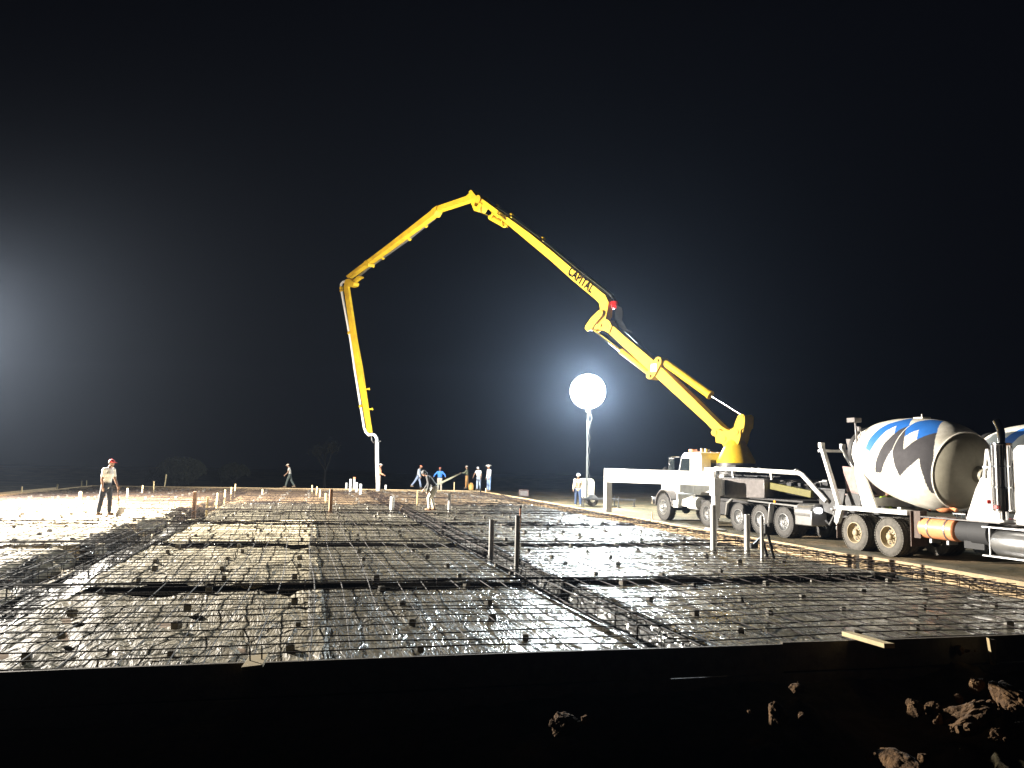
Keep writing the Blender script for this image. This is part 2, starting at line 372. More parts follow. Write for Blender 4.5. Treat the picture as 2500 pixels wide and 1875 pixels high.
for tv, nm in zip(TRV, ['nearest cross trench', 'second cross trench from the camera', 'third cross trench from the camera', 'fourth cross trench, behind the crouching man', 'fifth cross trench', 'sixth cross trench', 'farthest cross trench']):
    cage(P(U0+.2, tv, 0), P(U1-.2, tv, 0), 'dark steel bar cage lying in the '+nm, .34, .2, 1.0)
cage(P(3.86, V0+.2, 0), P(3.86, V1-.2, 0), 'dark bar cage in the middle trench running away past the two tall pipes', .36, .26, .7)
cage(P(-4.15, V0+.2, 0), P(-4.15, V1-.2, 0), 'dark bar cage in the wide ragged trench at the left', .36, .3, .7)
cage(P(11.3, V0+.2, 0), P(11.3, V1-.2, 0), 'bar cage over the orange dirt strip beside the right hand form', .36, .34, .6)

# concrete spacer blocks
mb = MB(); mb.box((0, 0, 0), (.095, .095, .085)); mb.box((0, 0, .048), (.09, .022, .014)); mb.box((0, .034, .047), (.09, .02, .01)); mb.box((0, -.034, .047), (.09, .02, .01))
blk = mb.build('spacer_block', 'concrete', None, .006)
sites = []
u = U0+1.0
while u < U1-.9:
    v = V0+.75+random.uniform(0, .4)
    while v < V1-1:
        uj, vj = u+random.uniform(-.16, .16), v+random.uniform(-.2, .2)
        if min(abs(vj-t) for t in TRV) > .33 and abs(uj-3.86) > .35 and abs(uj+4.15) > .9: sites.append((uj, vj))
        v += 1.28
    u += 1.24
def inview(q):
    c = CR.to_3x3().transposed() @ (q-CAMLOC); return c.z < 0 and abs(c.x/-c.z) < .68
sites = [q for q in sites if inview(P(q[0], q[1], 0))]
sites.sort(key=lambda q: P(q[0], q[1]).length)
tag(blk, 'small grey concrete block holding up the bar mat', 'spacer block', 'spacer blocks under the bars')
for i, (u, v) in enumerate(sites[:300]):
    o = blk if i == 0 else inst(blk)
    o.location = P(u, v, ZP+.03); o.rotation_euler = (random.uniform(-.08, .08), random.uniform(-.08, .08), AS+random.uniform(-.5, .5))
    s = random.uniform(.62, .98); o.scale = (s, s, s)
mb = MB()
for u, v in sites[300:]: mb.box(P(u, v, ZP+.03), (.11, .11, .1), Matrix.Rotation(AS+random.uniform(-.4, .4), 3, 'Z'))
if sites[300:]: tag(mb.build('spacer_blocks', 'concrete'), 'many tiny grey blocks under the bars at the far end of the slab', 'spacer blocks', kind='stuff')

# ------------------------------------------------------------------ form boards, stakes
def board(a, b, label, h=.29, t=.042, m='wood', group=None, ztop=0.0):
    mb = MB(); n = max(1, int((b-a).length/1.2)); d = (b-a)/n
    for i in range(n): pass
    x = (b-a).normalized(); s = Vector((-x.y, x.x, 0)); vs = []; fs = []
    for i in range(n+1):
        w_ = s*(.012*math.sin(i*1.7+a.x)); z = .006*math.sin(i*1.1+a.y)
        for j, kz in ((-1, 0), (1, 0), (1, -h), (-1, -h)): vs.append(a+d*i+w_+s*j*t/2+Vector((0, 0, ztop+z+kz)))
    for i in range(n):
        for j in range(4): fs.append((i*4+j, i*4+(j+1) % 4, i*4+4+(j+1) % 4, i*4+4+j))
    fs += [(0, 3, 2, 1), (n*4, n*4+1, n*4+2, n*4+3)]
    mb.add(vs, fs); o = mb.build('form_board', m, None, .004); return tag(o, label, 'form board', group)
G = 'boards of the slab form'
board(P(U0, V0), P(-.35, V0), 'near form board at the left, under the wooden stake', m='formshaded', group=G)
board(P(-.35, V0), P(4.8, V0), 'near form board in the middle of the frame, in front of the bright reflection', m='formshaded', group=G)
board(P(4.8, V0, .004), P(U1+.3, V0, .004), 'near form board at the right, under the short plank sticking out', m='formshaded', group=G)
board(P(U0, V0-.01, 0), P(U1, V0-.01, 0), 'lower form board seen as a faint line under the near form', h=.2, m='formshaded', group=G, ztop=-.305)
board(P(U0, V0+.02), P(U0, 33), 'left form board nearest the camera, bright with light', group=G)
board(P(U0, 33), P(U0, V1), 'far part of the left form board running to the corner', group=G)
board(P(U0, V1), P(-2, V1), 'far form board at the left, below the low bush', group=G)
board(P(-2, V1, .01), P(7, V1, .01), 'far form board behind the concrete hose', group=G)
board(P(7, V1), P(U1, V1), 'far form board behind the crew at the right corner', group=G)
board(P(U1, V0+.1), P(U1, 15.2), 'right form board nearest the camera, bright on its top edge', group=G)
board(P(U1-.05, 15.3, -.02), P(U1-.1, 26), 'right form board in front of the mixer wheels', group=G)
board(P(U1-.1, 26.1), P(U1+.05, 40), 'right form board in front of the pump truck', group=G)
board(P(U1+.05, 40.1), P(U1+.1, V1), 'far right form board next to the light tower', group=G)
board(P(U0-.5, 20, .05), P(U0-.42, 50, .05), 'outer brace board running along the left form', h=.12, group=G)
rr = random.Random(5)
v = 19.0
while v < 54:
    L = rr.uniform(1.2, 3.2); u = U1+rr.uniform(.18, .75); an = rr.uniform(-.09, .09)
    mb = MB(); mb.box((0, 0, 0), (L, rr.choice([.09, .14, .19]), .04)); mb.box((L*.42, 0, .024), (.01, .05, .006))
    o = mb.build('loose_plank', rr.choice(['wood', 'woodlight', 'wood']), None, .003)
    p = P(u, v); o.location = (p.x, p.y, max(gzat(p)+.07, -.33)); o.rotation_euler = (rr.uniform(-.15, .15), rr.uniform(-.04, .04), AS+math.pi/2+an)
    tag(o, 'loose weathered plank lying on the dirt just outside the right hand form', 'plank', 'loose planks along the right form'); v += rr.uniform(1.1, 2.6)
def stake(px, py, htop, label, z=0.0, wd=.045, m='wood', name='wooden_stake', cat='stake', group='wooden stakes around the slab', Y=None, lean=0.0):
    p = atz(px, py, z) if Y is None else aty(px, py, Y)
    d = ray(px, py); hh = abs(py-htop)/FP*p.y
    mb = MB(); t = Vector((lean*hh, 0, hh)); mb.beam((0, 0, -.35), t, wd, wd*1.0 if m != 'woodlight' else wd*.5, up=(0, 1, 0))
    mb.beam(t, t+Vector((0, 0, .02)), wd, wd*.6, up=(0, 1, 0), w2=wd*.7, h2=wd*.3)
    o = mb.build(name, m, None, .003); o.location = p; o.rotation_euler = (0, 0, random.uniform(-.5, .5)); return tag(o, label, cat, group)
Z1 = lambda x, y: (x*.3843, 1050+y*.3843)
SK = [(140, 392, 362), (362, 370, 346), (518, 352, 325), (549, 350, 322), (978, 375, 328), (1043, 357, 284), (902, 394, 354), (808, 418, 374), (506, 430, 394),
      (1378, 448, 403), (1427, 422, 382), (1468, 401, 366), (1492, 384, 345), (1984, 388, 352), (2030, 420, 384), (2070, 446, 405), (2008, 402, 362), (1313, 488, 428), (1665, 402, 378)]
tips = ['at the far left edge of the frame', 'on the left form left of the man with the shovel', 'standing behind the man with the shovel', 'close beside another behind the man with the shovel', 'on the far form halfway to the low bush',
        'tallest of those in front of the low bush', 'short and pale, before the low bush', 'short, right of the man with the shovel', 'wide and pale, just left of the man with the shovel', 'right of the brown post by the trench', 'in the middle of a row going to the far form',
        'fourth in the row going to the far form', 'at the far form left of the walking man', 'right of the walking man on the far form', 'left of the tall brown post', 'nearest left of the tall brown post', 'just beside the far form behind the tall brown post', 'thin, beside the left trench', 'tiny, inside the far form before the walking man']
for (x, yb, yt), tp in zip(SK, tips):
    px, py = Z1(x, yb); _, pt = Z1(x, yt); stake(px, py, pt, 'yellowish wooden stake '+tp, wd=.07 if x != 506 else .12, m='woodlight', lean=random.uniform(-.12, .12))
Z6 = lambda x, y: (780+x/3.8807, 900+y/3.8807)
for x, yb, yt, tp in [(1275, 1138, 1078, 'between the blue shirt man and the ochre trousers man'), (926, 1268, 1160, 'thin, in the mat left of the crouching man'), (5, 1205, 1150, 'at the left of the tall brown post'), (60, 1250, 1185, 'next to the tall brown post'), (1575, 1165, 1135, 'between the two men in white at the far corner')]:
    px, py = Z6(x, yb); _, pt = Z6(x, yt); stake(px, py, pt, 'pale wooden stake '+tp, wd=.06, m='woodlight')
px, py = 1350+900/3.687, 1050+790/3.687; stake(px, py, 1050+745/3.687, 'small leaning yellow stake on the grass near the front wheel of the pump truck', z=-.42, wd=.06, m='woodlight', lean=-.25)
G = 'brown posts standing in the slab'
stake(*Z1(1233, 520), Z1(0, 395)[1], 'brown wooden post with lit side right of the shovel man', z=ZP, wd=.12, m='wooddark', name='wooden_post', cat='post', group=G)
stake(*Z1(2098, 524), Z1(0, 380)[1], 'brown wooden post taller than its neighbours, left of the white pipe cluster', z=ZP, wd=.12, m='wooddark', name='wooden_post', cat='post', group=G)
# strange stake with two nails on the near form, and board sticking out
p = atz(628, 1625, .01)
mb = MB(); mb.prism([(-.085, -.20), (.085, -.20), (.08, .20), (-.08, .20)], (0, 0, 0), (1, 0, 0), (0, 1, 0), -.013, .013)
o = mb.build('form_stake', 'woodlight', None, .003); o.location = p+Vector((0, -.05, .045)); o.rotation_euler = (0, -.10, AS-.08)
tag(o, 'short pale piece of board with two nails, lying on top of the near form', 'stake')
mb = MB(); mb.tube([(-.045, 0, 0), (-.045, .02, .13)], .007, 6); mb.tube([(.05, 0, 0), (.055, .02, .12)], .007, 6); mb.build('nail', 'rebar', o)
p = atz(2067, 1547, .045); q = atz(2172, 1577, .10); m_ = (p+q)/2
mb = MB(); mb.beam(p, q, .11, .045); o = mb.build('short_plank', 'woodlight', None, .004, world=Matrix.Translation(m_)); o.location = m_
tag(o, 'short pale plank lying across the near form board at the right', 'plank')
p = aty(2417, 1586, 8.6)
mb = MB(); mb.prism([(-.05, .13), (.05, .11), (.075, -.16), (.05, -.17)], (0, 0, 0), (1, 0, 0), (0, -.2, .98), -.02, .02); o = mb.build('broken_board', 'woodlight', None, .003); o.location = p; o.rotation_euler = (0, 0, AS)
tag(o, 'pointed pale scrap of wood leaning below the near form at the far right', 'wood scrap')

# ------------------------------------------------------------------ pipes rising out of the slab
def pipe(px, py, ptop, dia, label, m='pvcgrey', z=ZP, cap=False, group='plumbing pipes standing in the slab', lean=(0, 0)):
    p = atz(px, py, z); h = (py-ptop)/FP*p.y
    mb = MB(); r_ = dia/2; t = Vector((lean[0]*h, lean[1]*h, h))
    mb.tube([(0, 0, -.3), t], r_, 20, cap=cap); mb.tube([t, (0, 0, .1)], r_*.88, 20, cap=False)
    a = mb.add([], []); 
    ring = [t+Vector((math.cos(i*math.pi/10)*r_, math.sin(i*math.pi/10)*r_, 0)) for i in range(20)]; ri = [t+Vector((math.cos(i*math.pi/10)*r_*.88, math.sin(i*math.pi/10)*r_*.88, 0)) for i in range(20)]
    mb.add(ring+ri, [(i, (i+1) % 20, 20+(i+1) % 20, 20+i) for i in range(20)])
    o = mb.build('pipe', m, None, 0); o.location = p; return tag(o, label, 'pipe', group)
Z3 = lambda x, y: (800+x*.3843, 1200+y*.3843)
pipe(*Z3(1037, 428), Z3(0, 186)[1], .105, 'wide grey pipe, left one of the pair beside the middle trench')
pipe(*Z3(1200, 505), Z3(0, 162)[1], .085, 'darker grey pipe with a red handled bar beside it', m='pvcgrey')
Z3b = lambda x, y: (1350+x/3.687, 1050+y/3.687)
pipe(*Z3b(1447, 1112), Z3b(0, 685)[1], .145, 'tallest white pipe in front of the pump outrigger leg', m='pvc')
pipe(*Z3b(1750, 1112), Z3b(0, 768)[1], .135, 'white pipe in the middle of three before the pump truck wheels', m='pvc')
pipe(*Z3b(1884, 1185), Z3b(0, 783)[1], .075, 'thin white pipe at the right of three, tied to a dark stake', m='pvc')
for x, yb, yt, tp in [(255, 1130, 1082, 'leftmost and short'), (291, 1153, 1048, 'second from the left and tallest'), (350, 1158, 1080, 'fourth in the row'), (388, 1175, 1094, 'rightmost and nearest'), (626, 1136, 1102, 'alone, right of the hose end')]:
    px, py = Z6(x, yb); pipe(px, py, Z6(0, yt)[1], .15, 'small white pipe of the cluster left of the hose, '+tp if x < 600 else 'small white pipe alone, just right of the concrete hose', 'pvc', 0)
px, py = Z6(327, 1140); o = pipe(px, py, Z6(0, 1045)[1], .15, 'white pipe with a reddish cap in the middle of the far cluster', 'pvc', 0)
mb = MB(); mb.cyl((0, 0, 0), (0, 0, .14), .09, n=16); c = mb.build('pipe_cap', 'orange', o); c.location = (0, 0, (1140-1045)/3.8807/FP*o.location.y-.02)
px, py = Z6(686, 1343); pipe(px, py, Z6(0, 1217)[1], .17, 'white pipe standing in the mat right of the tall brown post', 'pvc')
px, py = Z6(1228, 1358); pipe(px, py, Z6(0, 1188)[1], .12, 'dark grey pipe right of the crouching man', 'pvcgrey')
# red-handled bar
p = atz(*Z3(1215, 470), ZP); mb = MB(); mb.tube([(0, 0, -.1), (.0, 0, 1.0)], .016, 8); mb.box((0, 0, .05), (.07, .07, .3)); o = mb.build('level_rod', 'steel'); o.location = p; o.scale = (.8, .8, .70)
mb = MB(); mb.tube([(0, 0, 1.0), (.01, 0, 1.55)], .02, 8); mb.build('handle', 'orange', o); mb = MB(); mb.ball((.01, 0, 1.58), .035); mb.build('knob', 'black', o)
tag(o, 'thin rod with red handle standing against the darker pipe of the near pair', 'rod')
p = atz(*Z3b(1925, 1160), ZP)
mb = MB(); mb.beam((-.12, 0, .55), (.02, 0, .0), .05, .05); mb.beam((-.3, 0, .28), (.05, 0, .62), .05, .05); mb.beam((-.02, 0, .75), (.17, .0, -.05), .05, .05); mb.box((.02, 0, .62), (.14, .1, .16)); mb.box((-.28, 0, .27), (.16, .1, .1))
o = mb.build('pipe_brace', 'steel', None, .004); o.location = p; tag(o, 'dark crossed brace and clamp wired to the thinnest right hand pipe', 'brace')

# ------------------------------------------------------------------ light towers
def light_tower(loc, label, face, H, watts, group, globe=False):
    root = thing('light_tower', label, 'light tower', loc, face, group)          # lamps look along local -Y
    dx, dy, k_ = (-.72, .66, .68) if globe else (0, 0, 1); mb = MB(); mb.box((.15+dx, dy, .95), (1.25*k_, 1.0, .95)); mb.prism([(.15+dx+q*k_, z) for q, z in ((-.63, 0), (.62, 0), (.47, .16), (-.55, .16))], (0, dy, 1.425), (1, 0, 0), (0, 0, 1), -.48, .48); mb.build('cabinet', 'trailer', root, .03)
    mb = MB(); mb.box((.1+dx, dy-.506, .95), (.4, .012, .6)); mb.box((.15+dx+.26, dy-.506, 1.15), (.1, .012, .12)); mb.build('cabinet_door', 'trailer', root, .004)
    mb = MB(); mb.box((.2, 0, .42), (2.2, .95, .1)); mb.beam((1.2, 0, .42), (2.3, 0, .42), .1, .1); mb.tube([(2.2, 0, .42), (2.2, 0, .02)], .035, 8); mb.box((2.2, 0, .02), (.2, .2, .03))
    for sx, sy in ((-.9, -.9), (-.9, .9), (1.15, .9), (1.15, -.9)): mb.beam((sx, 0, .42), (sx, sy, .42), .07, .07); mb.tube([(sx, sy, .6), (sx, sy, .03)], .03, 8); mb.cyl((sx, sy, .0), (sx, sy, .03), .12)
    mb.build('trailer_frame', 'steel', root)
    for sy in (-.6, .6):
        sy += dy*.5; mb = MB(); mb.lathe((.2+dx*.7, sy-.1, .34), (0, 1, 0), [(0, .2), (.02, .33), (.1, .345), (.18, .33), (.2, .2)], 24); wh = mb.build('wheel', 'tyre_pump', root)
        mb = MB(); mb.lathe((.2+dx*.7, sy-.11, .34), (0, 1, 0), [(0, .08), (.02, .17), (.2, .17), (.22, .08)], 16); mb.build('rim', 'white', wh)
    mb = MB(); mb.beam((-.62, 0, .4), (-.62, 0, 2.9), .11, .11, (1, 0, 0)); mb.beam((-.62, 0, 2.85), (-.62, 0, 5.0), .075, .075, (1, 0, 0)); mb.beam((-.62, 0, 4.95), (-.62, 0, H-(1.2 if globe else .3)), .05, .05, (1, 0, 0))
    for z in (2.85, 4.95): mb.box((-.62, 0, z), (.13, .13, .12))
    pts = [(-.52+.07*math.sin(q*1.9), -.1, .8+q*(H-1.3)/24) for q in range(25)]; mb.tube(pts, .012, 6); mb.build('mast', mat('mast_steel', (.05, .05, .045), .7), root)
    if globe:
        mb = MB(); mb.cyl((-.62, 0, H-1.28), (-.62, 0, H-1.02), .12, .2, n=20); mb.tube([(-.5, -.05, H-1.2), (-.35, -.1, H-1.6), (-.55, -.08, H-2.1)], .018, 6); mb.build('glare_ball_collar', 'steel', root)
        mb = MB(); mb.ball((-.62, 0, H), (1.06, 1.06, 1.04), 40, 28); gl = mb.build('lamp_glare_ball', 'lamp', root)  # glare of the floodlights given shape as one added glowing ball
    mb = MB(); mb.beam((-1.3, 0, H), (.06, 0, H), .06, .06)
    if globe: mb = MB(); mb.beam((-.70, 0, H-1.15), (-.54, 0, H-1.15), .1, .1)
    for sx in (() if globe else (-1, 1)): mb.beam((-.62+sx*.38, 0, H-.45), (-.62+sx*.38, 0, H+.45), .05, .05)
    mb.beam((-.62, 0, H-1.1 if globe else H-.4), (-.62, 0, H-1.0 if globe else H), .06, .06); mb.build('lamp_bar', 'steel', root)
    for sx in (() if globe else (-1, 1)):
        for sz in (-1, 1):
            c = Vector((-.62+sx*.38, -.08, H+sz*.37))
            mb = MB(); mb.lathe(c, (0, -1, 0), [(-.16, .06), (-.12, .16), (.0, .30), (.14, .36), (.15, .345), (.13, .33)], 24, cap=False); mb.lathe(c+Vector((0, .16, 0)), (0, -1, 0), [(-.1, .07), (.02, .09)], 12)
            hd = mb.build('lamp_head', 'steel', root)
            mb = MB(); mb.lathe(c, (0, -1, 0), [(.10, .335), (.13, .30), (.15, .02)], 24); mb.build('lamp_lens', 'lamp', hd)
    ld = bpy.data.lights.new('floodlight', 'POINT' if globe else 'SPOT'); ld.energy = watts; ld.shadow_soft_size = 1.08 if face == 0 else .35; ld.color = (.86, .96, 1.0) if face == 0 else (1.0, .93, .82)
    lo = bpy.data.objects.new('floodlight', ld); COL.objects.link(lo); lo.parent = root; lo.location = (-.62, -1.35 if face == 0 else -.7, H)
    if not globe:                                   # floodlights tilted down over the slab
        ld.spot_size = math.radians(148); ld.spot_blend = 1.0
        q = Vector((30, 8.4, -17)); q = Matrix.Rotation(-face, 3, 'Z') @ q; lo.rotation_euler = q.to_track_quat('-Z', 'Y').to_euler()
    return root
L = aty(1436, 955, 47)
light_tower((L.x+.62, 47.2, -.45), 'lit light tower with added ball of glare and beige cabinet beside the hard hat worker', 0, L.z+.45, MAST_LAMP_W, 'portable light towers', True)
light_tower((-23.4, 29.6, -.30), 'second portable light tower standing just outside the frame at the left', math.radians(48), 7.3, LEFT_LAMP_W, 'portable light towers')

# ------------------------------------------------------------------ wheels
def wheel_proto(R_, wd, tm_, rm_, deep=.12, name='wheel'):
    mb = MB(); h = wd/2
    mb.lathe((0, -h, 0), (0, 1, 0), [(.0, R_*.56), (.0, R_*.62), (-.015, R_*.80), (.005, R_*.93), (.03, R_*.985), (.05, R_), (wd*.3, R_), (wd*.31, R_*.975), (wd*.34, R_*.975), (wd*.35, R_), (wd*.65, R_), (wd*.66, R_*.975), (wd*.69, R_*.975), (wd*.7, R_), (wd-.05, R_), (wd-.03, R_*.985), (wd, R_*.9), (wd, R_*.56)], 48, cap=False)
    for k in range(44):
        a = k*2*math.pi/44
        for sy in (-h+.04, h-.04): mb.box((math.cos(a)*R_, sy, math.sin(a)*R_), (.035, .07, .05), Matrix.Rotation(-a, 3, 'Y'))
    t = mb.build(name, tm_, None, smooth=.5)
    mb = MB(); r = R_*.57
    mb.lathe((0, -h, 0), (0, 1, 0), [(-.012, r*1.02), (-.015, r*.95), (.02, r*.92), (deep, r*.84), (deep+.03, r*.7), (deep-.02, r*.55), (deep-.03, r*.42), (deep-.03, r*.34), (deep-.12, r*.31), (deep-.14, r*.22), (deep-.145, 0)], 32, cap=False)
    for k in range(10):
        a = k*2*math.pi/10; c = Vector((math.cos(a)*r*.46, -h+deep-.03, math.sin(a)*r*.46)); mb.cyl(c, c+Vector((0, -.035, 0)), .017, n=6)
    for k in range(8):
        a = (k+.5)*2*math.pi/8; c = Vector((math.cos(a)*r*.66, -h+deep+.02, math.sin(a)*r*.66)); mb.cyl(c, c+Vector((0, -.018, 0)), .035, n=8, mi=1)
    rim = mb.build('rim', [rm_, 'black'], t, smooth=.5); return t
def put_wheel(proto, root, x, y, z, outer, first):
    c = proto if first else copy_tree(proto)
    c.parent = root; c.location = (x, y, z); c.rotation_euler = (0, random.random()*6, 0 if outer < 0 else math.pi); 
    c.rotation_euler = (0, 0, 0 if outer < 0 else math.pi); return c

# ------------------------------------------------------------------ concrete mixer truck (forward = local +X, near side = local -Y)
BLUE = [(1.71, 80), (1.74, 66), (1.85, 49), (2.02, 32), (2.29, 21), (2.47, 8), (2.87, 33), (2.98, 19), (3.15, 7), (3.45, 3), (3.63, 18), (3.86, 35), (3.71, 44), (3.54, 55), (3.34, 39), (3.21, 46), (3.1, 54), (2.85, 36), (2.75, 42), (2.66, 52), (2.46, 37), (2.27, 48), (2.16, 63), (2.05, 76), (1.98, 83)]
GRAY = [(2.25, 111), (2.3, 98), (2.39, 85), (2.49, 69), (2.6, 59), (2.66, 52), (2.75, 42), (2.85, 36), (3.1, 54), (3.29, 71), (3.54, 55), (3.71, 44), (3.86, 35), (4.03, 53), (4.18, 76), (4.18, 127), (4.18, 129), (4.08, 124), (4.0, 101), (3.84, 78), (3.68, 87), (3.51, 95), (3.28, 106), (3.11, 94), (2.89, 74), (2.76, 86), (2.62, 100), (2.54, 108)]
def inpoly(x, y, poly):
    r = False; j = len(poly)-1
    for i in range(len(poly)):
        xi, yi = poly[i]; xj, yj = poly[j]
        if (yi > y) != (yj > y) and x < (xj-xi)*(y-yi)/(yj-yi)+xi: r = not r
        j = i
    return r
PROF = [(.42, .60), (.50, .66), (.52, .69), (.66, .70), (.68, .68), (.76, .71), (1.2, .95), (1.8, 1.12), (2.4, 1.22), (3.1, 1.265), (3.6, 1.25), (3.95, 1.17), (4.2, 1.03)]
def drum_r(a):
    return float(np.interp(a, [q[0] for q in PROF], [q[1] for q in PROF]))
def mixer(loc, rz, label):
    root = thing('concrete_mixer_truck', label, 'mixer truck', loc, rz, 'concrete mixer trucks')
    A0 = Vector((-1.25, 0, 3.12)); A1 = Vector((2.1, 0, 2.54)); ax = (A1-A0).normalized(); up = ax.cross(Vector((0, 1, 0))); up = up if up.z > 0 else -up; up.normalize(); sd = Vector((0, -1, 0))
    na, nt_ = 190, 300; aa = np.linspace(.42, 4.2, na+1); mb = MB()
    sm_r = np.array([np.mean([drum_r(min(4.2, max(.42, a+d))) for d in (-.12, -.06, 0, .06, .12)]) if a > 1 and a < 4.05 else drum_r(a) for a in aa])
    vs = []; fs = []; mi = []
    for i, a in enumerate(aa):
        for k in range(nt_):
            th = 2*math.pi*k/nt_; vs.append(A0+ax*a+(up*math.cos(th)+sd*math.sin(th))*sm_r[i])
    for i in range(na):
        a = (aa[i]+aa[i+1])/2
        for k in range(nt_):
            k2 = (k+1) % nt_; th = 360*(k+.5)/nt_; fs.append((i*nt_+k, i*nt_+k2, (i+1)*nt_+k2, (i+1)*nt_+k)); c = 0
            for off in (0, 180):
                t2 = (th-off) % 360
                if t2 < 140:
                    if inpoly(a, t2, BLUE): c = 1
                    elif inpoly(a, t2, GRAY): c = 2
            if .48 < a < .72: c = 3
            mi.append(c)
    mb.v = [tuple(q) for q in vs]; mb.f = fs; mb.m = mi
    dr = mb.build('drum', ['drumwhite', 'blue', 'drumgrey', 'steel'], root, smooth=.8)
    mb = MB(); mb.lathe(A0, ax, [(4.2, 1.03), (4.22, 1.02), (4.36, .93), (4.52, .72), (4.62, .45), (4.66, .22), (4.9, .2)], 96); mb.build('drum_head', 'drumhead', dr)
    mb = MB(); mb.lathe(A0, ax, [(4.17, 1.045), (4.17, 1.06), (4.21, 1.06), (4.21, 1.03)], 96, cap=False)
    for a_ in (1.55, 2.9): mb.lathe(A0, ax, [(a_, drum_r(a_)-.01), (a_, drum_r(a_)+.003), (a_+.025, drum_r(a_+.02)+.003), (a_+.025, drum_r(a_+.02)-.01)], 96, cap=False)
    mb.build('drum_seam', 'drumwhite', dr)
    mb = MB(); mb.lathe(A0, ax, [(.36, .50), (.42, .60), (.44, .5), (.7, .35)], 48, cap=False); mb.lathe(A0, ax, [(.7, .0), (.7, .35)], 48, cap=False); mb.build('drum_mouth', 'steel', dr)
    mb = MB(); q = A0+ax*2.6+up*1.24; mb.box(q, (.34, .3, .05)); mb.tube([q, q+Vector((0, 0, .12))], .02, 6); mb.build('hatch', 'drumwhite', dr, .01)
    # chassis
    mb = MB()
    for s in (-.42, .42): mb.beam((-1.3, s, .93), (7.6, s, .93), .09, .28)
    for x in np.arange(-1.2, 7.6, 1.1): mb.beam((x, -.42, .93), (x, .42, .93), .08, .16)
    for x in (0, 1.35): mb.tube([(x, -1.1, .53), (x, 1.1, .53)], .09, 12); mb.ball((x, 0, .53), (.28, .2, .25))
    mb.tube([(1.35, 0, .55), (4.5, 0, .8)], .06, 10); mb.box((.68, -.45, .62), (1.3, .1, .12)); mb.box((.68, .45, .62), (1.3, .1, .12)); mb.build('chassis', 'steel', root)
    mb = MB()
    for s in (-1, 1):
        mb.box((.83, s*1.14, 1.235), (2.58, .12, .12)); mb.prism([(-.46, 1.295), (-.46, 1.175), (-.62, .80), (-.72, .70), (-.78, .95), (-.66, 1.295)], (0, s*1.14, 0), (1, 0, 0), (0, 0, 1), -.06, .06)
        mb.box((.65, s*.9, 1.285), (2.3, .42, .02))
    mb.build('fender', 'white', root, .008)
    mb = MB()
    for s in (-1, 1):
        mb = MB(); mb.box((-.70, s*.95, .62), (.03, .48, .62)); mb.build('mud_flap', 'brown', root, .004)
        mb = MB(); mb.box((2.26, s*.95, .83), (.03, .55, .95)); mb.box((2.36, s*1.14, .95), (.34, .03, .72)); mb.build('side_guard', 'brown', root, .004)
    # rear pedestal
    mb = MB()
    for s in (-1, 1):
        mb.prism([(.05, 1.30), (.62, 1.30), (.25, 2.05), (.12, 2.25), (.0, 3.12), (-.28, 3.22), (-.22, 2.2)], (0, s*.84, 0), (1, 0, 0), (0, 0, 1), -.04, .04)
        mb.prism([(-.42, 2.85), (-.18, 2.55), (-.1, 2.95), (-.3, 3.18)], (0, s*.80, 0), (1, 0, 0), (0, 0, 1), -.03, .03)
    mb.box((.2, 0, 1.45), (.3, 1.6, .25)); mb.box((-.15, 0, 2.15), (.14, 1.6, .14)); mb.build('rear_pedestal', 'white', root, .012)
    mb = MB(); 
    mb.tube([(-.17, -.82, 3.15), (-.25, -.8, 3.86)], .035, 8)
    mb.box((-.30, -.8, 3.9), (.34, .26, .14)); mb.tube([(-.25, -.8, 3.75), (-.02, -.78, 3.55), (-.12, -.8, 3.3)], .02, 6); mb.box((-.04, -.85, 3.62), (.09, .07, .14)); mb.build('rear_lamp_post', 'greysteel', root, .01)
    mb = MB()
    for s in (-1, 1): mb = MB(); mb.lathe((.12, s*.42-.06, 2.42), (0, 1, 0), [(0, .12), (.0, .16), (.12, .16), (.12, .12)], 20); mb.build('drum_roller', 'steel', root)
    # hopper, chute, rear arms
    mb = MB(); mb.prism([(-.98, 3.35), (-.32, 3.35), (-.45, 2.75), (-.8, 2.6)], (0, 0, 0), (1, 0, 0), (0, 0, 1), -.55, .55); mb.build('charge_hopper', 'greysteel', root, .01)
    mb = MB(); a, c = Vector((-.95, -.35, 2.52)), Vector((-.1, -.42, 1.55)); 
    mb.prism([(-1.05, 2.50), (-.38, 2.45), (-.1, 1.62), (-.86, 1.70)], (0, -.62, 0), (1, 0, 0), (0, 0, 1), -.03, .03); mb.prism([(-1.05, 2.50), (-.38, 2.45), (-.1, 1.62), (-.86, 1.70)], (0, .1, 0), (1, 0, 0), (0, 0, 1), -.03, .03); mb.box((-.6, -.26, 1.62), (.8, .7, .04)); mb.build('discharge_chute', 'mauve', root, .006)
    mb = MB(); mb.lathe((-.62, -.3, 1.42), (0, 1, 0), [(-.35, .34), (-.3, .38), (.3, .38), (.35, .34)], 20); mb.build('chute_swivel', 'steel', root)
    mb = MB(); mb.beam((-1.62, -.95, 3.12), (-.62, -1.08, 1.1), .12, .13); mb.beam((-1.50, -.25, 3.08), (-.95, -.3, 2.42), .11, .12); mb.beam((-1.72, -1.0, 2.98), (-1.5, -.1, 2.98), .09, .09); mb.box((-1.63, -.95, 3.16), (.15, .15, .16)); mb.box((-1.5, -.25, 3.14), (.14, .14, .15)); mb.beam((-.66, -1.1, 1.2), (-.5, -.4, 1.3), .1, .1)
    mb.build('chute_arm', 'white', root, .01)
    mb = MB(); 
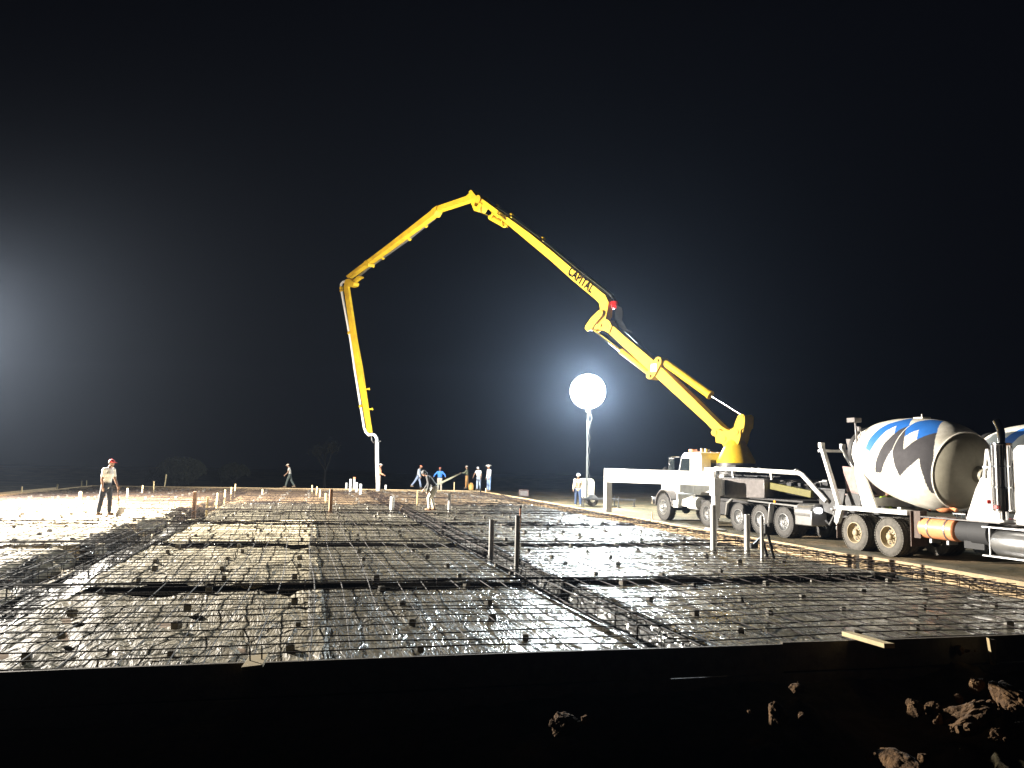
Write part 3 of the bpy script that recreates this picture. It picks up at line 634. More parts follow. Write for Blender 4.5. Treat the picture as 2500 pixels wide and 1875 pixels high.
    for x, y, z, s in ((-1.0, -.7, 1.05, .16), (-.9, -.9, .85, .13), (-1.05, -.6, .75, .12), (-.95, -.8, .62, .12), (-1.0, -.95, 1.2, .1)): mb.box((x, y, z), (s, s*1.2, s)); mb.cyl((x-.1, y-.1, z-.05), (x-.1, y+.1, z-.05), s*.5, n=10)
    mb.tube([(-1.05, -.9, 1.3), (-1.2, -.9, 1.0), (-1.0, -.85, .7)], .025, 6); mb.build('valve_block', 'alu', root, .01)
    for s in (-1, 1):
        mb = MB(); mb.cyl((-.80, s*.9, 1.05), (-.84, s*.9, 1.05), .07, n=16); mb.build('tail_lamp', 'red', root)
    # side tanks
    mb = MB(); mb.lathe((2.42, -.92, .88), (1, 0, 0), [(0, .2), (.03, .26), (.06, .285), (1.12, .285), (1.15, .26), (1.18, .2)], 32)
    tk = mb.build('water_tank', 'orange', root); mb = MB()
    for x in (2.75, 3.3): mb.lathe((x, -.92, .88), (1, 0, 0), [(0, .29), (0, .296), (.05, .296), (.05, .29)], 32, cap=False); mb.box((x+.02, -.92, .55), (.07, .3, .1))
    mb.build('tank_strap', 'alu', tk)
    mb = MB(); mb.lathe((3.62, -.9, .88), (1, 0, 0), [(0, .2), (.02, .27), (.4, .27), (.42, .3), (.95, .3), (.98, .2)], 28); mb.box((4.1, -.8, .62), (.6, .5, .3)); mb.build('battery_box', 'black', root, .01)
    mb = MB(); mb.lathe((4.68, -.92, .70), (1, 0, 0), [(0, .2), (.03, .29), (.06, .31), (1.25, .31), (1.28, .29), (1.31, .2)], 36); ft = mb.build('fuel_tank', 'alu', root)
    mb = MB(); mb.box((5.3, -1.12, 1.06), (1.5, .34, .035)); mb.box((5.3, -1.18, .38), (1.5, .22, .04)); 
    for x in (4.7, 5.9): mb.beam((x, -1.2, 1.04), (x, -1.2, .38), .04, .03)
    mb.build('step', 'alu', root, .004)
    mb = MB(); mb.box((3.6, -.8, 1.165), (2.7, .7, .03)); mb.box((4.0, 0, 1.12), (2.2, 1.6, .07)); mb.build('deck', 'greysteel', root, .004)
    # front pedestal
    mb = MB()
    for s in (-1, 1):
        mb.prism([(3.68, 1.18), (4.78, 1.18), (4.55, 1.55), (4.42, 2.2), (4.18, 2.25), (4.0, 1.95)], (0, s*.78, 0), (1, 0, 0), (0, 0, 1), -.05, .05)
        mb.beam((4.22, s*.78, 2.2), (4.34, s*.78, 2.95), .06, .06); mb.beam((4.48, s*.78, 2.2), (4.36, s*.78, 2.95), .06, .06); mb.beam((4.2, s*.78, 2.5), (4.5, s*.78, 2.5), .05, .06)
    mb.box((4.3, 0, 2.1), (.25, 1.5, .3)); mb.build('front_pedestal', 'white', root, .01)
    mb = MB(); mb.lathe((4.48, -.72, 2.32), (1, 0, 0), [(0, .08), (0, .24), (.1, .25), (.12, .2), (.2, .2), (.22, .25), (.34, .25), (.34, .1)], 28); mb.lathe((4.5, -.7, 1.75), (1, 0, 0), [(0, .05), (0, .26), (.3, .27), (.34, .1)], 28); mb.build('drum_motor', 'white', root)
    mb = MB(); mb.ball((2.4, -.2, 1.42), (.3, .22, .16)); mb.tube([(2.0, -.3, 1.35), (2.5, -.25, 1.5), (2.9, -.3, 1.35)], .05, 8); mb.build('red_pump_unit', 'orange', root)
    # exhaust stack with guard
    mb = MB(); mb.tube([(4.95, -1.02, 1.25), (4.95, -1.02, 3.0), (4.95, -1.0, 3.2), (4.86, -.9, 3.38), (4.62, -.75, 3.62)], .085, 16); mb.build('exhaust_pipe', 'chrome', root)
    mb = MB(); mb.lathe((4.95, -1.02, 1.45), (0, 0, 1), [(0, .1), (0, .2), (1.62, .2), (1.62, .1)], 28); sk = mb.build('exhaust_muffler', 'greysteel', root)
    mb = MB()
    for k in range(22):
        a = k*2*math.pi/22; mb.box((4.95+math.cos(a)*.225, -1.02+math.sin(a)*.225, 2.25), (.012, .035, 1.55), Matrix.Rotation(a, 3, 'Z'))
    for z in (1.46, 2.0, 2.5, 3.04): mb.lathe((4.95, -1.02, z), (0, 0, 1), [(0, .215), (0, .235), (.035, .235), (.035, .215)], 28, cap=False)
    mb.build('heat_guard', 'chrome', sk)
    mb = MB(); mb.cyl((4.76, -1.20, 1.66), (4.72, -1.26, 1.66), .05, n=14); mb.cyl((5.0, -1.28, 1.55), (5.0, -1.33, 1.55), .05, n=14); mb.build('marker_lamp', 'red', root)
    # cab
    mb = MB(); mb.prism([(5.3, 1.15), (7.25, 1.15), (7.25, 1.95), (7.0, 2.02), (6.72, 2.86), (6.5, 3.0), (5.42, 3.02), (5.3, 2.9)], (0, 0, 0), (1, 0, 0), (0, 0, 1), -1.08, 1.08)
    cb = mb.build('cab', 'white', root, .04)
    mb = MB()
    for s in (-1, 1): mb.prism([(5.75, 1.98), (6.85, 1.98), (6.6, 2.75), (5.75, 2.75)], (0, s*1.083, 0), (1, 0, 0), (0, 0, 1), -.006, .006)
    mb.prism([(-.95, 0), (.95, 0), (.88, .8), (-.88, .8)], (7.02, 0, 2.03), (0, 1, 0), (-.33, 0, .94), -.01, .012); mb.box((5.297, 0, 2.45), (.012, 1.1, .45)); mb.build('window', 'glass', cb)
    mb = MB(); mb.prism([(7.25, 1.0), (8.7, 1.0), (8.75, 1.7), (8.55, 1.85), (7.25, 1.98)], (0, 0, 0), (1, 0, 0), (0, 0, 1), -.72, .72); mb.build('hood', 'white', root, .05)
    mb = MB()
    for s in (-1, 1): mb.prism([(6.95, 1.05), (7.1, 1.35), (7.45, 1.45), (7.9, 1.45), (8.2, 1.3), (8.75, 1.1), (8.75, .75), (8.3, .7), (8.15, 1.05), (7.9, 1.2), (7.4, 1.2), (7.15, .9)], (0, s*.93, 0), (1, 0, 0), (0, 0, 1), -.22, .22)
    mb.build('front_fender', 'white', root, .03)
    mb = MB(); mb.box((8.85, 0, .75), (.18, 2.3, .35)); mb.box((8.765, 0, 1.35), (.03, 1.0, .6)); mb.build('bumper', 'chrome', root, .02)
    mb = MB(); mb.prism([(5.45, 1.2), (6.85, 1.2), (6.85, 1.95), (6.62, 2.8), (5.62, 2.8), (5.62, 1.7), (5.45, 1.5)], (0, -1.085, 0), (1, 0, 0), (0, 0, 1), -.002, .010); dd = mb.build('door', 'white', cb, .004); mb = MB(); mb.box((5.75, -1.115, 1.75), (.16, .03, .04)); mb.build('handle', 'chrome', dd)
    for s in (-1, 1):
        mb = MB(); mb.tube([(6.7, s*1.08, 2.75), (6.5, s*1.5, 2.72), (6.5, s*1.5, 2.05), (6.75, s*1.08, 1.98)], .017, 8); mb.box((6.5, s*1.5, 2.42), (.07, .2, .5)); mb.box((6.5, s*1.5, 2.08), (.08, .18, .16)); mb.build('mirror', 'black', root, .02)
    mb = MB()
    for y in (-.8, -.4, 0, .4, .8): mb.box((6.3, y, 3.04), (.1, .12, .06))
    mb.build('roof_lamp', 'amber', root, .01)
    fl = True
    for x in (0, 1.35):
        for s in (-1, 1):
            for y in (s*1.0, s*.66): put_wheel(WMX, root, x, y, .53, s, False)
    for s in (-1, 1): put_wheel(WMX, root, 7.6, s*.98, .53, s, False)
    return root
WMX = wheel_proto(.53, .27, 'tyre', 'rim_tan')
mz = math.atan2(-.957, .29)
mx = mixer((11.35, 24.05, -.5), mz, 'nearer mixer truck, white drum with blue and grey zigzag, backed up to the pump')
m2 = copy_tree(mx); m2.location = (15.1, 23.9, -.58); [bpy.data.objects.remove(q) for q in list(m2.children) if q.name.startswith('rear_lamp_post')]; m2['label'] = 'farther mixer truck, mostly hidden behind the nearer one at the right edge'
bpy.data.objects.remove(WMX.children[0]); bpy.data.objects.remove(WMX)

# ------------------------------------------------------------------ concrete pump truck (forward = local +X, near side = local +Y)
PO = Vector((10.72, 28.41, -.5)); pz = math.atan2(.95, -.313)
pump = thing('concrete_pump_truck', 'white concrete pump truck with a folded-over yellow boom and white outriggers', 'pump truck', PO, pz)
PW = pump.matrix_world.copy()
WPM = wheel_proto(.525, .27, 'tyre_pump', 'alu'); WPF = wheel_proto(.60, .33, 'tyre_pump', 'alu', .02)
for x in (0, 1.35, 2.7, 4.95):
    for s in (-1, 1):
        for y in ((s*1.0, s*.66) if x < 4 else (s*.98,)): put_wheel(WPM, pump, x, y, .525, s, False)
for s in (-1, 1): put_wheel(WPF, pump, 8.45, s*1.0, .60, s, False)
for wp in (WPM, WPF):
    bpy.data.objects.remove(wp.children[0]); bpy.data.objects.remove(wp)
mb = MB()
for s in (-.42, .42): mb.beam((-1.6, s, 1.0), (9.6, s, 1.0), .1, .3)
for x in np.arange(-1.4, 9.5, 1.2): mb.beam((x, -.42, 1.0), (x, .42, 1.0), .08, .18)
for x in (0, 1.35, 2.7, 4.95, 8.45): mb.tube([(x, -1.0, .53), (x, 1.0, .53)], .09, 12); mb.ball((x, 0, .53), (.25, .2, .24))
mb.box((4.6, .5, .8), (1.9, 1.0, .5)); mb.build('chassis', 'steel', pump)
mb = MB()   # cab with hood
mb.prism([(5.45, 1.25), (7.55, 1.25), (7.6, 1.95), (7.35, 2.05), (7.05, 2.85), (6.8, 3.02), (5.55, 3.05), (5.45, 2.9)], (0, 0, 0), (1, 0, 0), (0, 0, 1), -1.08, 1.08)
cab = mb.build('cab', 'white', pump, .05)
mb = MB(); mb.prism([(6.3, 2.02), (7.2, 2.02), (6.98, 2.78), (6.3, 2.78)], (0, 1.083, 0), (1, 0, 0), (0, 0, 1), -.012, .012); mb.prism([(6.3, 2.02), (7.2, 2.02), (6.98, 2.78), (6.3, 2.78)], (0, -1.083, 0), (1, 0, 0), (0, 0, 1), -.012, .012); mb.prism([(-.95, 0), (.95, 0), (.88, .8), (-.88, .8)], (7.37, 0, 2.06), (0, 1, 0), (-.36, 0, .93), -.01, .014); mb.box((5.442, 0, 2.5), (.016, 1.2, .45)); mb.build('window', 'glass', cab)
mb = MB(); mb.prism([(6.0, 1.3), (7.25, 1.3), (7.27, 1.95), (6.22, 1.95), (6.2, 1.8), (6.0, 1.6)], (0, 1.08, 0), (1, 0, 0), (0, 0, 1), -.014, .0); dd = mb.build('door', 'white', cab, .003)
mb = MB(); mb.box((6.3, 1.115, 1.75), (.16, .03, .04)); mb.build('handle', 'chrome', dd)
mb = MB(); mb.prism([(7.5, 1.15), (9.35, 1.15), (9.4, 1.75), (9.2, 1.92), (7.5, 2.06)], (0, 0, 0), (1, 0, 0), (0, 0, 1), -.78, .78); mb.build('hood', 'white', pump, .06)
mb = MB(); mb.box((9.5, 0, .85), (.16, 2.35, .35)); mb.box((9.42, 0, 1.45), (.03, 1.1, .55)); mb.build('bumper', 'chrome', pump, .02)
for s in (-1, 1):
    mb = MB(); pts = []
    for k in range(0, 13):
        a = math.pi*(k/12)*.98+.02; pts.append((8.45+math.cos(a)*.78, .62+math.sin(a)*.78))
    inn = [(8.45+(x-8.45)*.93, .62+(z-.62)*.93) for x, z in pts]
    mb.prism(pts+inn[::-1], (0, s*.98, 0), (1, 0, 0), (0, 0, 1), -.2, .2); mb.build('front_fender', 'greysteel', pump, .01)
    mb = MB(); mb.tube([(7.25, s*1.05, 2.85), (7.3, s*1.42, 2.84), (7.3, s*1.42, 2.0), (7.5, s*1.05, 2.0)], .02, 8); mb.box((7.3, s*1.42, 2.42), (.07, .26, .75)); mb.build('mirror', 'chrome', pump, .015)
    mb = MB(); mb.tube([(8.8, s*.7, 1.9), (8.85, s*.8, 2.2)], .015, 6); mb.ball((8.85, s*.82, 2.28), (.06, .15, .13)); mb.build('hood_mirror', 'steel', pump)
mb = MB()
for y in (-.7, -.35, 0, .35, .7): mb.box((6.85, y, 3.07), (.12, .12, .06))
mb.box((6.6, .75, 3.12), (.3, .25, .12)); mb.build('roof_beacon', 'orange', pump, .01)
mb = MB(); mb.cyl((6.2, .55, 3.05), (6.2, .55, 3.22), .08, n=12); mb.box((6.35, .2, 3.14), (.5, .1, .1)); mb.cyl((5.8, .6, 3.05), (5.8, .6, 3.2), .07, n=12); mb.build('roof_horn', 'chrome', pump)
# main frame, deck boxes
mb = MB(); mb.box((4.55, 0, 1.75), (1.75, 2.3, .75)); mb.box((4.9, .55, 2.25), (.85, .9, .3)); mb.build('outrigger_frame', 'white', pump, .03)
mb = MB(); mb.lathe((4.5, 0, 2.12), (0, 0, 1), [(0, .6), (0, .84), (.34, .84), (.34, .8), (.48, .8), (.48, .6)], 40); mb.box((3.75, .5, 2.35), (.5, .4, .32)); mb.build('slewing_ring', 'steel', pump, .006)
mb = MB(); mb.box((6.6, 1.1, 1.0), (1.3, .16, .55)); mb.box((7.3, 1.1, .78), (.5, .2, .3)); mb.lathe((5.75, .9, .88), (1, 0, 0), [(0, .1), (0, .28), (.75, .28), (.75, .1)], 24); mb.build('side_tank', 'white', pump, .02)
mb = MB(); mb.prism([(.95, 1.32), (3.35, 1.25), (3.75, 1.35), (3.75, 1.98), (.95, 2.02)], (0, 1.0, 0), (1, 0, 0), (0, 0, 1), -.22, .2); mb.lathe((1.45, .72, 1.64), (0, 0, 1), [(-.33, .1), (-.33, .42), (.36, .42), (.36, .1)], 28); mb.prism([(.95, 1.32), (3.75, 1.3), (3.75, 1.98), (.95, 2.02)], (0, -1.0, 0), (1, 0, 0), (0, 0, 1), -.2, .2); mb.build('water_box', 'greysteel', pump, .02)
mb = MB(); mb.box((2.35, 1.205, 2.0), (2.8, .03, .05)); mb.box((1.35, 0, 1.28), (4.7, 2.2, .06)); mb.build('deck', 'steel', pump, .004)
mb = MB()
for s in (-1, 1):
    mb.prism([(-.85, .6), (-.8, 1.15), (3.1, 1.24), (3.45, 1.05), (3.55, .55), (3.48, .55), (3.38, .98), (3.05, 1.18), (-.62, 1.10), (-.75, .6)], (0, s*1.13, 0), (1, 0, 0), (0, 0, 1), -.05, .05)
    mb.prism([(.62, 1.15), (.72, .45), (.66, .45), (.55, 1.15)], (0, s*1.13, 0), (1, 0, 0), (0, 0, 1), -.15, .05)
mb.build('rear_fender', 'alu', pump, .006)
mb = MB(); mb.lathe((-1.55, .9, .92), (1, 0, 0), [(0, .2), (.02, .33), (.85, .33), (.87, .2)], 28); mb.box((-1.15, .9, .75), (.85, .62, .5)); mb.build('hydraulic_tank', 'alu', pump, .03)
mb = MB(); mb.tube([(-1.2, .35, 1.52), (2.9, .35, 1.78)], .17, 16); mb.tube([(-1.2, -.35, 1.52), (2.9, -.35, 1.78)], .17, 16); mb.lathe((-1.3, .35, 1.5), (1, 0, 0), [(0, .1), (0, .23), (.25, .23), (.25, .1)], 20); mb.box((1.9, 0, 1.5), (.5, 1.0, .4)); mb.build('pumping_cylinder', 'steel', pump)
mb = MB(); mb.beam((-1.3, .95, 1.55), (1.0, .95, 1.78), .12, .24); mb.build('side_rail', mat('dark_yellow_paint', (.11, .095, .012), .5, var=.3), pump, .01)
mb = MB(); mb.prism([(-2.75, 1.72), (-1.55, 1.72), (-1.75, 1.0), (-2.5, .85)], (0, 0, 0), (1, 0, 0), (0, 0, 1), -.85, .85); mb.box((-2.15, 0, 1.74), (1.3, 1.8, .06)); mb.box((-1.5, .6, 1.35), (.2, .3, .8)); mb.tube([(-2.3, .9, .9), (-2.2, 1.0, .6), (-1.9, .9, .7)], .05, 8); mb.build('receiving_hopper', 'steel', pump, .01)
mb = MB(); mb.cyl((-1.62, .93, 1.02), (-1.66, .93, 1.02), .1, n=16); mb.build('tank_glint', mat('glowing_tank_glint', (.9, .9, .9), .3, emit=(1, 1, 1), es=6), pump)  # glowing disc painted in for the bright reflection on the hydraulic tank
mb = MB(); mb.box((3.62, 1.17, 1.78), (.12, .05, .14)); mb.build('side_lamp', 'red', pump, .01)
mb = MB(); mb.box((4.1, 1.156, 1.98), (.1, .012, .12)); mb.box((4.1, 1.156, 1.72), (.1, .012, .16)); mb.box((4.1, 1.156, 1.5), (.1, .012, .08)); mb.build('warning_decal', 'mauve', pump)
mb = MB(); mb.cyl((.4, 1.16, 1.22), (.4, 1.2, 1.22), .05, n=12); mb.build('marker_lamp', 'amber', pump)
# delivery pipe along the deck
def Lp(p): return pump.matrix_world.inverted() @ Vector(p)
mb = MB(); pts = [(4.4, 1.05, 2.36), (2.2, 1.05, 2.33), (-.75, 1.05, 2.26), (-.95, 1.05, 2.2), (-2.0, .95, 1.35)]
mb.tube(pts, .082, 14)
for x in (3.6, 1.9, 1.5, -.6): mb.tube([(x, 1.05, 2.345-.02*(3.6-x)/1.5), (x-.07, 1.05, 2.345-.02*(3.6-x)/1.5)], .105, 14)
for x in (3.2, .8): mb.beam((x, 1.0, 2.0), (x, 1.05, 2.3), .05, .08)
mb.build('deck_delivery_pipe', 'white', pump)
mb = MB()
rr = random.Random(3)
for i in range(16):
    x0 = rr.uniform(.5, 3.2); y0 = rr.uniform(.3, .95); pts = [(x0+q*rr.uniform(.15, .3), y0+.12*math.sin(q*1.7+i), 2.06+.06*abs(math.sin(q+i))) for q in range(6)]; mb.tube(pts, .018, 6)
for i in range(9): x = rr.uniform(-1.4, .6); y = rr.uniform(-.6, .9); mb.box((x, y, 1.8+rr.uniform(0, .15)), (rr.uniform(.1, .4), .15, .12))
mb.build('hydraulic_hose', 'black', pump)
# front outrigger
mb = MB(); f0 = Lp(aty(1745, 1176, 31.9)); f1 = Lp(aty(1484, 1160, 34.0)); f0.z = 1.95; f1.z = 1.98
mb.beam(f0, f1+(f1-f0).normalized()*.13, .30, .58); og = mb.build('outrigger_arm', 'white', pump, .02)
mb = MB(); mb.beam(f1+Vector((0, 0, -.28)), (f1.x, f1.y, .42), .27, .27); mb.build('outrigger_leg', 'white', og, .012)
mb = MB(); mb.tube([(f1.x, f1.y, .6), (f1.x, f1.y, .1)], .085, 14); mb.box((f1.x, f1.y, .06), (.5, .5, .1)); mb.build('outrigger_foot', 'steel', og, .01)
mb = MB(); q = f0.lerp(f1, .93); mb.cyl(q+Vector((0, .15, .06)), q+Vector((0, .17, .06)), .04, n=10); mb.build('warning_mark', 'steel', og)
# rear outrigger
mb = MB(); p1 = Lp(atz(1748, 1294, -.45)); mb.beam((4.0, .95, 1.62), (p1.x, p1.y, 1.66), .32, .62); mb.box((p1.x, p1.y, 1.66), (.34, .34, .66)); og = mb.build('outrigger_arm', 'white', pump, .02)
mb = MB(); mb.beam((p1.x, p1.y, 2.0), (p1.x, p1.y, .5), .24, .24); mb.build('outrigger_leg', 'white', og, .012)
mb = MB(); mb.tube([(p1.x, p1.y, .6), (p1.x, p1.y, .1)], .08, 14); mb.box((p1.x, p1.y, .05), (.75, .5, .1)); mb.build('outrigger_foot', 'white', og, .01)
# opposite side outriggers
mb = MB(); mb.beam((4.0, -.95, 1.62), (2.2, -2.6, 1.66), .3, .6); og = mb.build('outrigger_arm', 'white', pump, .02); mb = MB(); mb.beam((2.2, -2.6, 2.0), (2.2, -2.6, .4), .24, .24); mb.box((2.2, -2.6, .05), (.7, .5, .1)); mb.tube([(2.2, -2.6, .5), (2.2, -2.6, .1)], .08, 12); mb.build('outrigger_leg', 'white', og, .012)

# ---- boom: lies in one upright plane from the turret to the hose tip
T0 = aty(1797, 1051, 32.7); tip = atz(920, 1203, -.1); BS = Vector((tip.x-T0.x, tip.y-T0.y, 0)).normalized(); BN = Vector((-BS.y, BS.x, 0)); BZ = Vector((0, 0, 1))
def bp3(px, py, off=0.0):
    d = ray(px, py); o = T0+BN*off; t = (o-CAMLOC).dot(BN)/d.dot(BN); return CAMLOC+d*t
def bpl(px, py): q = bp3(px, py)-T0; return (q.dot(BS), q.z)
def zz4(l): return [(1400+x/3.318, 650+y/3.318) for x, y in l]
def zz5(l): return [(800+x/4.0218, 430+y/4.0218) for x, y in l]
def zz6(l): return [(780+x/3.8807, 900+y/3.8807) for x, y in l]
def plate(mb, pxs, t0, t1, mi=0):              # x cross y of (-BS, BZ) is +-BN
    poly = [bpl(*q) for q in pxs]; sg = 1 if BS.cross(BZ).dot(BN) > 0 else -1
    mb.prism([(a, b) for a, b in poly], Vector((T0.x, T0.y, T0.z)), BS, BZ, min(sg*t0, sg*t1), max(sg*t0, sg*t1), mi)
BK = dict(world=PW)
mb = MB(); mb.lathe((PO.x, PO.y, 0), (0, 0, 1), [(0, .1)], 3) if False else None
tc_ = PW @ Vector((4.5, 0, 2.6)); bpx = Vector((tc_.x, tc_.y, tc_.z))
mb.lathe(bpx, (0, 0, 1), [(0, .60), (0, .77), (.10, .77), (.95, .34), (1.0, .2)], 40)
turret = mb.build('turret', 'yellow', pump, .008, **BK)
TP = zz4([(1150, 1350), (1165, 1322), (1200, 1318), (1235, 1335), (1300, 1330), (1335, 1308), (1345, 1270), (1368, 1215), (1385, 1202), (1408, 1200), (1424, 1215), (1425, 1260), (1420, 1310), (1392, 1330), (1390, 1390), (1362, 1470), (1348, 1588), (1310, 1588), (1240, 1440), (1190, 1430), (1185, 1385), (1158, 1370)])
for s0, s1 in ((.30, .36), (-.36, -.30)):
    mb = MB(); plate(mb, TP, s0, s1); mb.build('turret_plate', 'yellow', turret, .01, **BK)
mb = MB(); plate(mb, zz4([(1345, 1275), (1385, 1205), (1424, 1215), (1418, 1310), (1385, 1390), (1355, 1470), (1345, 1585), (1300, 1585), (1335, 1400), (1330, 1340)]), -.30, .30); mb.build('turret_web', 'yellow', turret, .01, **BK)
mb = MB()
for q, r_ in (((1400, 1225), .08), ((1352, 1345), .13), ((1180, 1352), .12), ((1255, 1400), .11)):
    c = bp3(*zz4([q])[0]); mb = MB(); mb.cyl(c-BN*.385, c+BN*.385, r_, n=20); mb.build('pivot_pin', 'yellow', turret, **BK)
# section 1
S1 = zz4([(1160, 1345), (1100, 1278), (700, 912), (312, 553), (300, 530), (330, 492), (348, 490), (430, 565), (700, 788), (1000, 1078), (1225, 1300), (1280, 1330), (1270, 1385), (1205, 1390)])
mb = MB(); plate(mb, S1, -.22, .22); s1o = mb.build('boom_section', 'yellow', pump, .02, **BK)
mb = MB(); plate(mb, zz4([(695, 750), (715, 737), (735, 742), (745, 765), (740, 795), (690, 890), (665, 918), (640, 920), (620, 905), (622, 875), (665, 790)]), -.30, .30); mb.build('cylinder_bracket', 'yellow', s1o, .012, **BK)
mb = MB(); plate(mb, zz4([(222, 505), (225, 475), (250, 455), (290, 436), (312, 440), (328, 460), (342, 490), (318, 550), (285, 530), (240, 520)]), -.30, .30); mb.build('boom_head_plate', 'yellow', s1o, .012, **BK)
mb = MB(); c = bp3(*zz4([(683, 828)])[0]); mb.box(c+BN*.306, (.30, .02, .34), Matrix.Rotation(math.atan2(BS.y, BS.x), 3, 'Z')); mb.build('decal', 'white', s1o, **BK)
mb = MB(); 
for q, r_ in (((712, 770), .07), ((650, 895), .07), ((155, 515), .06), ((190, 460), .07), ((250, 385), .07), ((252, 488), .08)):
    c = bp3(*zz4([q])[0]); mb = MB(); mb.cyl(c-BN*.375, c+BN*.375, r_, n=16); mb.build('pivot_pin', 'yellow', s1o, **BK)
def ram(a, b, c, r0, r1, off=0.0):
    A, B, C_ = (bp3(*zz4([q])[0], off) for q in (a, b, c))
    mb = MB(); mb.cyl(A, B, r0, n=24); mb.ball(A, r0*.98); mb.cyl(B, B+(B-A).normalized()*.09, r0*1.13, n=24); o = mb.build('hydraulic_cylinder', 'yellow', pump, **BK)
    mb = MB(); mb.cyl(B, C_, r1, n=16); mb.build('piston_rod', 'chrome', o, **BK)
ram((640, 885), (395, 697), (165, 520), .125, .055)
ram((750, 785), (1100, 1038), (1395, 1222), .175, .062)
mb = MB(); plate(mb, zz4([(130, 512), (135, 490), (180, 425), (238, 368), (262, 362), (276, 378), (272, 405), (215, 470), (182, 522), (150, 536)]), .30, .36); mb2 = mb
plate(mb, zz4([(130, 512), (135, 490), (180, 425), (238, 368), (262, 362), (276, 378), (272, 405), (215, 470), (182, 522), (150, 536)]), -.36, -.30); mb.build('link_plate', 'yellow', pump, .008, **BK)
# section 2
S2 = [(1168, 492), (1208, 520), (1247, 552), (1350, 638), (1400, 683), (1460, 733), (1468, 741), (1471, 754), (1469, 770), (1464, 790), (1470, 798), (1484, 786), (1490, 752), (1492, 740), (1484, 722), (1400, 654.5), (1350, 612), (1300, 572), (1184, 488), (1175, 483)]
mb = MB(); plate(mb, S2, -.20, .20); s2o = mb.build('boom_section', 'yellow', pump, .015, **BK)
mb = MB(); plate(mb, zz5([(1620, 350), (1740, 440), (1740, 460), (1745, 500), (1715, 490), (1735, 440), (1650, 385), (1630, 430), (1610, 425), (1640, 370)]), -.22, .22); mb.build('cylinder_bracket', 'yellow', s2o, .006, **BK)
a, b_, c_ = (bp3(*q) for q in zz5([(1735, 480), (1600, 405), (1490, 350)]))
mb = MB(); mb.cyl(a, b_, .15, n=20); mb.ball(b_, .155); mb.ball(a, .16); o = mb.build('hydraulic_cylinder', 'yellow', pump, **BK); mb = MB(); mb.cyl(b_, c_, .05, n=12); mb.build('piston_rod', 'chrome', o, **BK)
mb = MB(); plate(mb, zz5([(1440, 270), (1470, 350), (1510, 360), (1540, 310), (1545, 280), (1520, 270), (1500, 310), (1475, 300), (1480, 240), (1450, 240)]), -.28, .28); mb.build('link_plate', 'yellow', pump, .008, **BK)
c = bp3(*zz5([(1512, 238)])[0]); mb = MB(); mb.cyl(c-BN*.33, c+BN*.33, .24, n=24); mb.build('joint_hub', 'yellow', s2o, .01, **BK)
# section 3
S3 = zz5([(1440, 150), (1380, 202), (1100, 298), (1050, 332), (620, 668), (200, 985), (218, 1004), (410, 868), (640, 700), (1065, 388), (1092, 352), (1370, 262), (1445, 232), (1490, 215)])
mb = MB(); plate(mb, S3, -.19, .19); s3o = mb.build('boom_section', 'yellow', pump, .02, **BK)
mb = MB(); plate(mb, zz5([(1420, 165), (1445, 145), (1500, 215), (1475, 300), (1445, 290), (1450, 235)]), -.30, .30); mb.build('boom_head_plate', 'yellow', s3o, .01, **BK)
mb = MB(); plate(mb, zz5([(1050, 335), (1100, 300), (1095, 350), (1070, 395), (1055, 400)]), -.26, .26); mb.build('flange', 'yellow', s3o, .01, **BK); mb = MB(); plate(mb, zz5([(385, 848), (405, 832), (432, 862), (425, 892), (400, 885)]), -.26, .26); mb.build('flange', 'yellow', s3o, .01, **BK)
# section 4
S4 = [(841, 699), (846, 690), (853, 690), (852, 703), (871, 830), (884, 900), (907, 1056), (899, 1055), (871.5, 900), (859.5, 830)]
mb = MB(); plate(mb, S4, -.09, .09); s4o = mb.build('boom_section', 'yellow', pump, .012, **BK)
mb = MB(); plate(mb, zz5([(185, 1060), (200, 1020), (235, 1010), (285, 1050), (275, 1080), (240, 1092), (205, 1085)]), -.22, .22); mb.build('joint_plate', 'yellow', s4o, .01, **BK)
mb = MB(); plate(mb, zz5([(300, 985), (340, 985), (345, 1000), (320, 1010), (290, 1035), (262, 1060), (250, 1040)]), -.1, .1); mb.build('link_plate', 'yellow', s4o, .006, **BK)
mb = MB()
for y in (195, 385):
    x = 432 if y < 300 else 462; q = [bp3(*r_) for r_ in zz6([(x, y+8), (x+18, y), (x+40, y-6), (x+40, y+8)])]; mb.tube(q, .055, 8)
mb.build('hose_hook', 'yellow', s4o, **BK)
# text on the booms
def text_on(word, pa, pb, size, off, parent, extend=1.0):
    A, B = bp3(*pa, off), bp3(*pb, off); t = (B-A).normalized(); bb = (BZ-t*t.dot(BZ)).normalized()
    cu = bpy.data.curves.new('lettering', 'FONT'); cu.body = word; cu.size = 1; cu.extrude = .0; cu.offset = .03; cu.space_character = 1.12
    to = bpy.data.objects.new('tmp', cu); COL.objects.link(to); dg = bpy.context.evaluated_depsgraph_get(); me = bpy.data.meshes.new_from_object(to.evaluated_get(dg))
    bpy.data.objects.remove(to); xs = [v.co.x for v in me.vertices]; w_ = max(xs)-min(xs); L = (B-A).length; inv = PW.inverted()
    for v in me.vertices: q = A+t*((v.co.x-min(xs))/w_*L)+bb*v.co.y*size+BN*.03; v.co = inv @ q
    me.materials.clear(); me.materials.append(M['ink']); o = bpy.data.objects.new('lettering', me); COL.objects.link(o); o.parent = parent; return o
text_on('CAPITAL', (1386, 668), (1443, 716), .62, .20, s2o)
text_on('SCHWING', (1213.5, 522), (1235, 538), .30, .20, s2o)
